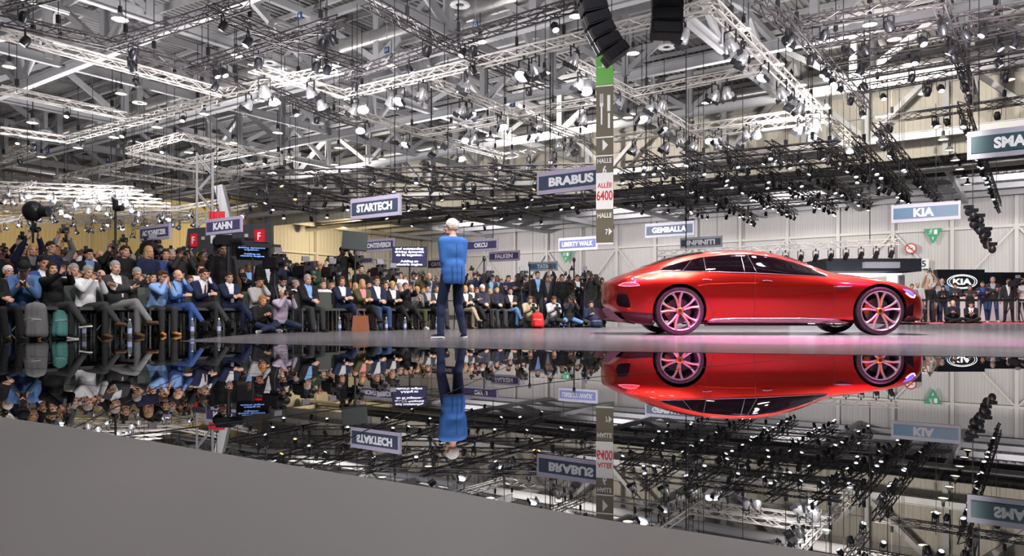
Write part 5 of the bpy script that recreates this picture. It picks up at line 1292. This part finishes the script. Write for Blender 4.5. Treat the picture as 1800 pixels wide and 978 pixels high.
# escape route triangles, no smoking disc and door number on the back wall
M_green = mat('escape_green', (.02,.22,.10), .5, emit=.25, emit_col=(.03,.45,.2))
def wallpt(px, py):
    r = (px-CX)/F; D = 90.4/(r*.575+.818); return at_d(px, py, D), D
def escape(px, y0, y1, wpx, lab):
    c, D = wallpt(px, (y0+y1)/2); r = (px-CX)/F; L = wpx*D/F/(.818+.575*r); Hh = (y1-y0)*D/F
    root = empty('escape_sign', c, 0, lab, 'sign'); M = face_M(Vector((0,0,0)))
    mb = MB(); mb.prism([(-L/2,Hh/2),(L/2,Hh/2),(0,-Hh/2)], -.1, .05, M); mb.build('panel', M_green, root)
    mb = MB(); mb.prism([(L*.06,Hh*.12),(L*.24,Hh*.12),(L*.24,Hh*.42),(L*.06,Hh*.42)], .05, .08, M); 
    for a, b_ in (((-.10,.38),(-.13,.24)),((-.13,.24),(-.04,.14)),((-.13,.24),(-.22,.14)),((-.10,.33),(-.01,.27)),((-.11,.33),(-.21,.30))):
        mb.bar(M @ Vector((a[0]*L,a[1]*Hh,.07)), M @ Vector((b_[0]*L,b_[1]*Hh,.07)), .12, .05)
    mb.ell(M @ Vector((-.08*L,.42*Hh,.07)), (.09,.09,.09)); mb.prism([(-.05*L,-.05*Hh),(.05*L,-.05*Hh),(0,-.28*Hh)], .05, .08, M)
    mb.build('running_figure', M_txt, root)
escape(1640, 402, 429, 32, 'green triangular escape sign on the back wall at right'); escape(995, 443, 462, 20, 'green triangular escape sign under the white and blue hanging sign')
c, D = wallpt(1601, 437); root = empty('no_smoking_sign', c, 0, 'round red and white prohibition disc on the back wall', 'sign'); M = face_M(Vector((0,0,0))); rr_ = 9.5*D/F
mb = MB(); mb.lathe([(0,.06),(rr_,.06),(rr_,0)], 32, M); mb.build('disc', M_bw, root)
mb = MB(); mb.lathe([(rr_*.78,.09),(rr_,.09)], 32, M); mb.bar(M @ Vector((-rr_*.6,rr_*.6,.09)), M @ Vector((rr_*.6,-rr_*.6,.09)), .1, .12); mb.build('red_ring', M_br, root)
mb = MB(); mb.bar(M @ Vector((-rr_*.55,-.05,.08)), M @ Vector((rr_*.45,.05,.08)), .09, .05); mb.build('cigarette', M_black, root)
c, D = wallpt(1624, 464); root = empty('number_sign', c, 0, 'small white plate with the door number on the back wall', 'sign'); hh = 17*D/F
mb = MB(); mb.box((0,0,0), (hh*.9, hh, .1), M.to_3x3()); mb.build('plate', M_bw, root); text('5', hh*.9, M @ Matrix.Translation((0,0,.06)), M_black, root, bold=.02*hh)
for (px, py, ch, pl_) in ((527,27,'6','top edge left of centre'),(62,260,'0','leftmost of all'),(84,264,'5','second from the left'),(190,281,'4','third from the left'),(302,300,'3','fourth from the left'),(680,88,'H','left of the big duct'),(901,183,'5','just right of the silver floodlights'),(836,44,'G','on the big duct at top centre')):
    c = at_z(px, py, 13.7); D = c.y; hh = 11*D/F; root = empty('bay_number_plate', c, 0, 'small blue bay plate on a roof truss, ' + pl_, 'sign')
    M = face_M(Vector((0,0,0))); mb = MB(); mb.box((0,0,0), (hh, hh, .04), M.to_3x3()); mb.build('plate', mat('plate_blue', (.02,.06,.2), .5), root); text(ch, hh*.9, M @ Matrix.Translation((0,0,.03)), M_txt, root)
    mb = MB(); mb.tube([(0,0,hh/2),(0,0,4.2)], .01, 4); mb.build('bracket', M_steel, root)
# ================================================================== LINE ARRAYS
def line_array(path, D, wd, ht, dp, lab, rz=0):
    P = [at_d(x, y, D) for x, y in path]; root = empty('line_array_speaker', P[0], 0, lab, 'loudspeaker'); o = P[0]
    # resample evenly
    seg = []; tot = sum((b_-a).length for a, b_ in zip(P[:-1], P[1:])); n = max(1, round(tot/ht))
    for i in range(n):
        t = (i+.5)/n*tot
        for a, b_ in zip(P[:-1], P[1:]):
            L = (b_-a).length
            if t <= L: seg.append((a.lerp(b_, t/L), (b_-a).normalized())); break
            t -= L
    for k, (c, d) in enumerate(seg):
        x = Matrix.Rotation(rz, 3, 'Z') @ Vector((1,0,0)); z = -d; x = (x - z*x.dot(z)).normalized(); y = z.cross(x); rot = Matrix((x, y, z)).transposed()
        mb = MB(); q = [(-wd/2,-ht*.47),(wd/2,-ht*.47),(wd/2,ht*.30),(wd/2-.03,ht*.44),(-wd/2+.03,ht*.44),(-wd/2,ht*.30)]
        M = rot.to_4x4() @ Matrix.Rotation(R(90),4,'X'); M.translation = c - o
        mb.prism(q, -dp/2, dp/2, M); cb = mb.build('speaker_cabinet', M_black, root)
        mb = MB(); mb.box(c-o + rot @ Vector((0,-dp/2-.008,0)), (wd*.86, .012, ht*.7), rot); mb.build('grille', M_can, cb)
        mb = MB()
        for s in (-1,1): mb.box(c-o + rot @ Vector((s*(wd/2+.006),-dp*.2,0)), (.015,.05,ht*.95), rot); mb.box(c-o + rot @ Vector((s*(wd/2+.006),dp*.3,0)), (.015,.05,ht*.8), rot)
        mb.build('rigging_hardware', mat('rig_steel', (.12,.12,.12), .3, metal=.7), cb)
    mb = MB(); mb.tube([(0,0,0),(0,0,11-P[0].z if P[0].z < 11 else 1.0)], .03, 6); mb.build('hoist_cable', M_black, root)
    return root
line_array([(1036,-20),(1041,8),(1047,32),(1056,56),(1068,78),(1088,103)], 17.5, .60, .285, .42, 'black curved line array hanging at top centre above the green end of the banner', R(8))
line_array([(1172,-30),(1173,10),(1172,40),(1170,66)], 16.5, .66, .30, .46, 'straight black line array hanging at the top right of the banner', R(-6))
# ================================================================== SCREENS
M_scr = mat('prompter_screen', (.02,.02,.06), .3, emit=.10, emit_col=(.35,.3,.75)); M_st = mat('prompter_text', (.9,.9,1), .4, emit=1.1, emit_col=(.92,.9,1)); M_sb = mat('prompter_text_blue', (.3,.5,1), .4, emit=1.0, emit_col=(.25,.45,1))
def screen(xl, xr, yt, yb, D, lab, body=None, tm=None, ang=0.0, tilt=0.0, tsz=.1, stand=True, mm=None, tx=0, roll=0.0):
    c = at_d((xl+xr)/2, (yt+yb)/2, D); W = (xr-xl)*D/F/math.cos(ang); Hh = (yb-yt)*D/F
    root = empty('prompter_screen' if body else 'monitor', (c.x, c.y, 0), 0, lab, 'screen')
    M = Matrix.Translation((0,0,c.z)) @ Matrix.Rotation(ang,4,'Z') @ Matrix.Rotation(R(90)+tilt,4,'X') @ Matrix.Rotation(roll,4,'Z')
    mb = MB(); mb.box(M @ Vector((0,0,-.04)), (W, Hh, .07), M.to_3x3()); mb.build('housing', M_can, root)
    mb = MB(); mb.box(M @ Vector((0,0,0)), (W*.96, Hh*.94, .01), M.to_3x3()); mb.build('display', mm or M_scr, root)
    if body: text(body, tsz*Hh, M @ Matrix.Translation((tx,0,.008)), tm, root, bold=.03*tsz*Hh, depth=.001, width=W*.84, align='LEFT' if False else 'CENTER')
    if stand:
        mb = MB(); mb.tube([(0,.05,c.z-Hh/2+.1),(0,.05,0)], .025, 8)
        for k in range(3):
            a = k*2.094; mb.tube([(0,.05,.35),(.4*math.cos(a), .05+.4*math.sin(a), .02)], .015, 6)
        mb.build('tripod_stand', M_can, root)
    return root
screen(689.5, 750, 434, 469.5, 20.5, 'prompter screen with white speech text just left of the speaker', 'and outstanding\ndriving dynamics\ndo fit together.\n\nAdding an\nelectric engine', M_st, ang=R(2), tsz=.155)
screen(412, 474, 425, 458, 16.0, 'tilted prompter screen with blue text beside the woman in black', 'outstanding\ndriving dynamics\ntogether.\n\nAdding an\nelectric engine', M_sb, ang=R(-14), tilt=R(12), tsz=.11, mm=M_black, roll=R(-3))
screen(602, 645, 407, 440, 18.6, 'dark blank back of a monitor above the man on the stepladder', None, None, ang=R(12), tilt=R(-8), roll=R(-4), mm=mat('monitor_back', (.01,.018,.02), .5))
# camera crane head beside the woman in black
c = at_d(402, 424, 15.6); root = empty('camera_crane', (c.x, c.y, 0), 0, 'black camera crane head over the left prompter screen', 'camera crane')
mb = MB(); mb.tube([(0,0,0),(0,0,c.z-.1)], .05, 10); mb.build('column', M_can, root)
mb = MB(); mb.bar((-.3,0,c.z),(1.0,.3,c.z-.1),.07,.09); mb.build('jib_arm', M_can, root)
mb = MB(); mb.box((-.05,-.02,c.z+.02),(.35,.22,.2)); mb.tube([(.1,-.1,c.z),(.34,-.12,c.z)], .07, 14); mb.ell((-.22,0,c.z-.02),(.12,.1,.12)); mb.build('camera_head', M_can, root, smooth=False)
# broadcast cameras on tripods in the crowd
def tv(px, py, D, rz, lab, group='broadcast cameras on tripods in the press crowd', light=True):
    c = at_d(px, py, D); root = empty('broadcast_camera', (c.x, c.y, 0), rz, lab, 'camera'); z = c.z
    mb = MB(); mb.box((0,.02,z),(.16,.42,.22)); mb.box((0,.26,z-.02),(.12,.14,.2)); mb.box((0,-.05,z+.15),(.05,.22,.05)); mb.build('camera_body', M_can, root)
    mb = MB(); mb.lathe([(0,.15),(.05,.15),(.055,.3),(.075,.36),(.08,.42),(.07,.42),(0,.38)], 16, Matrix.Translation((0,-.02,z-.02)) @ Matrix.Rotation(R(90),4,'X')); mb.build('lens', M_can, root, smooth=True)
    mb = MB(); mb.box((.12,-.1,z+.14),(.09,.16,.08)); mb.build('viewfinder', M_can, root)
    if light:
        mb = MB(); mb.box((0,-.12,z+.25),(.17,.05,.11)); mb.tube([(0,-.12,z+.2),(0,-.12,z+.1)], .012, 6); mb.build('camera_light', mat('led_panel', (.25,.25,.3), .4), root)
    mb = MB(); mb.box((0,0,z-.15),(.1,.16,.08)); mb.tube([(0,0,z-.15),(0,0,z-.5)], .03, 8)
    for k in range(3):
        a = k*2.094+.5; mb.tube([(0,0,z-.45),(.42*math.cos(a), .42*math.sin(a), .01)], .018, 6)
    mb.build('tripod', M_can, root); return root
for px, py, D, rz, lab in ((263,437,15.8,.9,'black broadcast camera on a tripod under the yellow wall'),(482,462,15.2,.9,'black broadcast camera with a small monitor right of the left prompter'),(532,476,16.2,.8,'black broadcast camera with a grey light panel left of the crew'),
   (580,478,17.2,.7,'black broadcast camera with an orange lit monitor left of the stepladder'),(664,478,18.8,.6,'black broadcast camera with a pale light right of the stepladder'),(688,484,19.4,.5,'black camera on a tripod under the prompter text screen'),
   (624,462,19.0,.6,'slim black camera on a high tripod right of the stepladder'),(856,487,22.5,.4,'white topped camera right of the speaker in the press crowd'),(916,487,22.5,.3,'black broadcast camera with a red top in the press crowd'),(1028,486,23.5,-.2,'black broadcast camera near the car tail'),(1785,498,29,.1,'black camera on a tripod at the right end of the barrier')):
    tv(px, py, D, rz, lab)
# poles with microphones / lamps over the left crowd
def pole(px, ytop, D, lab, head):
    c = at_d(px, ytop, D); root = empty('microphone_pole' if head == 'mic' else 'lamp_stand', (c.x, c.y, 0), 0, lab, 'stand'); mb = MB(); mb.tube([(0,0,0),(0,0,c.z)], .022, 8)
    for k in range(3): a = k*2.094; mb.tube([(0,0,.5),(.4*math.cos(a), .4*math.sin(a), .01)], .015, 6)
    mb.build('pole', M_can, root); mb = MB()
    if head == 'dish': mb.ell((0,0,c.z),(.2,.16,.2)); mb.tube([(.0,0,c.z-.02),(.32,-.02,c.z-.02)], .10, 16); mb.build('lamp_head', M_can, root, smooth=True)
    elif head == 'cam': mb.box((0,0,c.z),(.07,.1,.2)); mb.tube([(.02,0,c.z-.06),(.16,-.04,c.z-.06)], .06, 12); mb.build('lamp_head', M_can, root)
    else: mb.ell((0,0,c.z),(.05,.05,.09)); mb.build('microphone', M_can, root, smooth=True)
pole(58, 371, 14.6, 'thin stand with a big round black lamp at far left above the crowd', 'dish'); pole(203, 361, 14.6, 'tall thin black pole with a small lamp, left crowd', 'cam')
pole(851, 455, 22, 'thin pole with a furry microphone right of the speaker', 'mic'); pole(931, 465, 23, 'thin stand at the left end of the small blue hanging sign', 'mic'); pole(1009, 457, 23.5, 'thin pole with a small black tip near the green escape sign', 'mic')
# ================================================================== DARK HOUSE with red squares
D = 38.0; a = at_d(330, 0, D); b_ = at_d(477, 0, D-2.5); a.z = b_.z = 0; zt = CH + (HY-398)*(D-1)/F
root = empty('exhibition_stand_house', a, 0, 'large dark grey box shaped stand building behind the left crowd', 'stand building')
M_hs = mat('house_dark', (.045,.045,.05), .6, noise=.1); v = b_-a; n = Vector((v.y, -v.x, 0)).normalized()
mb = MB(); mb.prism([(0,0),(v.x,v.y),(v.x-3.2,v.y+8),(-3.6,8)], 0, zt); mb.build('walls', M_hs, root)
M_rs = mat('red_square', (.45,.01,.02), .5, emit=.3, emit_col=(.6,.01,.03))
MH = Matrix((v.normalized(), Vector((0,0,1)), n)).transposed().to_4x4()
for t, w_ in ((.085,.42),(.875,.62)):
    M = MH.copy(); M.translation = v*t + Vector((0,0,zt-.62)) + n*.04; mb = MB(); mb.box(M.translation, (w_,.66,.06), M.to_3x3()); s_ = mb.build('red_panel', M_rs, root); text('F', .5, M @ Matrix.Translation((0,0,.035)), M_txt, s_, bold=.01)
for t in (.2, .34, .47, .5, .72):
    M = MH.copy(); M.translation = v*t + Vector((0,0,zt-.55-(.08 if .3<t<.6 else 0))) + n*.03; s = .5 if .3 < t < .6 else .2; mb = MB(); mb.box(M.translation, (s, s*.8, .04), M.to_3x3()); mb.build('pictogram_plate', M_bw if s > .3 else mat('beige_plate', (.5,.48,.38), .5), root)
# lattice tower and inclined strut behind it
D = 43; c = at_d(360, 0, D); root = empty('lattice_tower', (c.x, c.y, 0), .4, 'dark steel lattice tower rising behind the dark grey house', 'tower'); mb = MB()
for sx_ in (-1,1):
    for sy in (-1,1): mb.bar((sx_*.42, sy*.42, 0),(sx_*.42, sy*.42, 9.5),.12,.12)
mb.build('tower_posts', M_steel, root); mb = MB()
for k in range(9):
    z = k*1.05; s = 1 if k % 2 else -1
    for q in (-1,1): mb.bar((-s*.42,q*.42,z),(s*.42,q*.42,z+1.05),.07,.07); mb.bar((q*.42,-s*.42,z),(q*.42,s*.42,z+1.05),.07,.07)
mb.build('tower_lacing', M_steel, root)
p0 = at_d(386, 327, 46); p1 = at_d(404, 402, 46); mb = MB(); mb.bar(p0, p1, .55, .5); o = mb.build('inclined_strut', M_steelL); tag(o, 'thick pale inclined steel strut above the dark grey house', 'strut')
c = at_d(381, 381, 36.0); mb = MB(); mb.box((0,0,0),(.75,.1,.5)); o = mb.build('red_sign', M_rs, loc=c); tag(o, 'plain red panel above the top edge of the left lilac sign', 'sign')
mb = MB(); mb.tube([(0,0,.35),(0,0,5)], .02, 4); mb.build('hanging_wires', M_black, o)
# ================================================================== RIGHT: stand, logo wall, barrier
def wallbox(x0, y0, x1, y1, D, dp, m, name, lab, cat, kindp=None):
    a = at_d(x0, y0, D); b_ = at_d(x1, y1, D); mb = MB(); mb.box((0, dp/2, 0), (b_.x-a.x, dp, abs(a.z-b_.z))); o = mb.build(name, m, kindp, loc=((a.x+b_.x)/2, D, (a.z+b_.z)/2) if kindp is None else ((a.x+b_.x)/2-kindp.location.x, D-kindp.location.y, (a.z+b_.z)/2-kindp.location.z))
    if kindp is None: tag(o, lab, cat)
    return o
M_lw = mat('logo_wall', (.012,.016,.022), .35)
D = 36; c = at_d(1690, 550, D); root = empty('logo_wall', (c.x, D, 0), 0, 'dark wall with a glowing oval logo behind the right crowd', 'wall panel')
wallbox(1648, 474, 1731, 570, D, .4, M_lw, 'wall_panel', '', '', root); wallbox(1731, 479, 1860, 505, D+.3, .4, M_lw, 'side_fascia', '', '', root)
wallbox(1731, 505, 1860, 570, D+2.5, .3, M_white, 'white_back_panel', '', '', root)
lc = at_d(1690, 495.5, D); lx = lc.x - c.x
M_glow = mat('logo_glow', (1,1,1), .4, emit=1.5, emit_col=(1,1,1)); Ml = Matrix.Translation((lx, -.06, lc.z)) @ Matrix.Rotation(R(90),4,'X')
mb = MB(); rx, ry = 25.5*D/F, 11.5*D/F
for kk, (q, wd) in enumerate(((1.0, .03), (.86, .02))):
    N_ = 48; vs = []; fs = []
    for i in range(N_):
        a_ = 2*math.pi*i/N_
        for s in (0,1): vs.append(Ml @ Vector(((rx*q+s*wd)*math.cos(a_), (ry*q+s*wd)*math.sin(a_), 0)))
    for i in range(N_): j = (i+1)%N_; fs.append((2*i, 2*i+1, 2*j+1, 2*j))
    mb.add(vs, fs)
mb.build('logo_oval', M_glow, root, fix=False); text('KIA', ry*1.25, Ml @ Matrix.Translation((0,0,.01)), M_glow, root, width=rx*1.25, bold=.01)
# white stand with a dark fascia behind the bonnet
D = 38; c = at_d(1530, 550, D); root = empty('white_stand', (c.x, D, 0), 0, 'bright white exhibition stand with a dark canopy behind the bonnet of the car', 'exhibition stand')
M_ww = mat('stand_white', (.85,.85,.86), .5); M_lit = mat('stand_glow', (1,1,1), .5, emit=.9, emit_col=(1,.98,1))
L0 = at_d(1425, 466, D+2).x - c.x; L1 = at_d(1620, 457, D).x - c.x; zt = at_d(1620, 457, D).z; zb = at_d(1620, 483, D).z
mb = MB(); mb.box(((L0+L1)/2, 2.2, (zt+zb)/2+.12), (L1-L0, 4.4, (zt-zb)-.1)); mb.build('dark_canopy', mat('canopy_dark', (.03,.035,.045), .5), root)
x5 = at_d(1515, 0, D).x - c.x; x6 = at_d(1576, 0, D).x - c.x; mb = MB(); mb.box(((x5+x6)/2,-.2,zt-.28),(x6-x5,.3,.3)); mb.build('hanging_fascia', mat('fascia_pale', (.5,.5,.56), .5), root)
mb = MB(); mb.box(((L0+L1)/2-.6, 1.5, zb), (L1-L0-1.4, 4.2, .08)); mb.build('lit_soffit', M_lit, root)
mb = MB(); mb.box(((L0+L1)/2-.8, 4.2, zb/2), (L1-L0-1, .2, zb)); mb.build('back_wall', M_lit, root)  # plain wall given the soffit's glow so it looks lit
mb = MB(); mb.box((L1-1.35, .3, zb/2), (.25, .6, zb)); mb.build('white_column', M_lit, root); mb = MB(); mb.box((L1-.9, .5, zb/2), (.3, .6, zb)); mb.build('grey_column', mat('column_grey',(.3,.3,.32),.5), root)  # white column also glows in place of light falling on it
for i, px in enumerate((1632, 1721, 1788)):
    c = at_d(px, 550, 28.6); root = empty('barrier_post', (c.x, c.y, 0), 0, ['silver barrier post right of the car nose','silver barrier post beside the seated man with the maroon tie','silver barrier post at the far right'][i], 'barrier post')
    mb = MB(); mb.tube([(0,0,0),(0,0,.92)], .035, 12); mb.build('post', M_chr, root, smooth=True); mb = MB(); mb.lathe([(0,.03),(.17,.02),(.18,0)], 20); mb.lathe([(0,.96),(.04,.95),(.045,.88),(.035,.86)], 16); mb.build('foot_and_cap', M_can, root, smooth=True)
a = at_d(1600, 550, 28.6); b_ = at_d(1860, 550, 28.6); mb = MB(); mb.bar((0,0,0),(b_.x-a.x,0,0),.01,.09); o = mb.build('barrier_belt', M_black, loc=(a.x, 28.6, .86)); tag(o, 'black barrier belt stretched between the silver posts', 'barrier belt')
# white curved skirting behind the legs, right
mb = MB(); a = at_d(1640, 550, 33.5); b_ = at_d(1900, 550, 33.5); mb.box((0,0,0),(b_.x-a.x,.3,1.1)); o = mb.build('white_counter', M_ww, loc=((a.x+b_.x)/2, 33.5, .55)); tag(o, 'long white counter behind the legs of the right crowd', 'counter')
# ================================================================== BOTTLES, BAGS
M_pet = mat('bottle_plastic', (.75,.85,.95), .05, trans=.85, ior=1.33); M_lb = mat('bottle_label', (.45,.5,.85), .4)
BT = []
def bottle(px, py, lab):
    if not BT:
        root = empty('water_bottle'); BT.append(root)
        mb = MB(); mb.lathe([(0,0),(.03,.0),(.033,.01),(.033,.10),(.030,.12),(.033,.14),(.033,.20),(.02,.235),(.012,.25),(.012,.262),(0,.262)], 14); mb.build('bottle_body', M_pet, root, smooth=True)
        mb = MB(); mb.lathe([(.0335,.06),(.0340,.07),(.0340,.13),(.0335,.14)], 14); mb.build('bottle_label', M_lb, root, smooth=True)
        mb = MB(); mb.lathe([(0,.285),(.015,.283),(.015,.258),(0,.258)], 12); mb.build('cap', M_txt, root)
        r = root
    else: r = copy_tree(BT[0])
    r.location = gnd(px, py); tag(r, lab, 'bottle'); return r
for px, py, lab in ((148,593,'between the crossed legs at left'),(228,593.5,'right of the grey haired man with folded arms'),(338,589,'below the bright navy suit'),(385,588,'right of the man with glasses in navy'),(553,583.5,'under the empty green chair'),
  (597,582.8,'left of the empty chair leg below the blazer'),(622,582.5,'left of the brown handbag'),(679,581.5,'behind the shoe of the blonde woman'),(712,581,'right of the man in blue jeans'),(768,580,'left of the speaker on stage')):
    bottle(px, py, 'small clear water bottle on the floor ' + lab)
def backpack(px, py, D, col, lab, h=.48, rz=0):
    c = gnd(px, py) if D is None else Vector(((px-CX)/F*D, D, 0)); root = empty('backpack', c, rz, lab, 'backpack'); m = cloth(col)
    pr = [('c', Vector((sx_*.07,0,.085)), Vector((sx_*.055,0,h-.10)), .095, .085) for sx_ in (-1,1)] + [('c', Vector((0,0,.09)), Vector((0,0,h-.09)), .10, .09)] + [('c', Vector((sx_*.05,-.085,.08)), Vector((sx_*.045,-.08,h*.45)), .06, .055) for sx_ in (-1,0,1)]
    me = remesh(prim_mesh(pr), .012, 8); cull(me, lambda q: True)
    for v_ in me.vertices: v_.co.z = max(0.003, v_.co.z)
    me.materials.append(m); o = bpy.data.objects.new('bag_body', me); COL.objects.link(o); o.parent = root; me.polygons.foreach_set('use_smooth', [True]*len(me.polygons))
    mb = MB()
    for s in (-1,1): mb.tube([(s*.07,.08,h*.9),(s*.09,.17,h*.7),(s*.10,.16,h*.35),(s*.09,.10,h*.12)], .013, 6)
    mb.tube([(-.04,.03,h*.95),(0,.03,h*1.05),(.04,.03,h*.95)], .011, 6); mb.build('straps', M_black, root, smooth=True)
    mb = MB(); mb.tube([(-.11,-.11,h*.52),(0,-.155,h*.54),(.11,-.11,h*.52)], .006, 5); mb.build('zip', M_chr, root); return root
backpack(63, 597, None, 'grey', 'grey backpack on the floor between the feet of the man in denim', .54, .2); backpack(112, 595.5, None, 'teal', 'teal green backpack on the floor left of the grey trousers', .50, .6)
backpack(945, 577.5, None, 'red', 'red backpack beside the kneeling person in the beige top', .40); backpack(1048, 576.5, None, 'navy', 'dark blue bag on the floor left of the car tail', .32)
c = gnd(634, 582.6); mb = MB(); mb.prism([(-.17,0),(.17,0),(.14,.32),(-.14,.32)], -.07, .07, Matrix.Rotation(R(90),4,'X')); o = mb.build('handbag', mat('brown_leather', (.28,.10,.045), .5), loc=c); tag(o, 'brown leather handbag standing on the floor beside the woman in the blazer', 'handbag')
mb = MB(); mb.tube([(-.08,0,.32),(-.06,0,.44),(.06,0,.44),(.08,0,.32)], .01, 6); mb.build('handle', mat('brown_leather'[:13], (.2,.07,.03), .5), o)
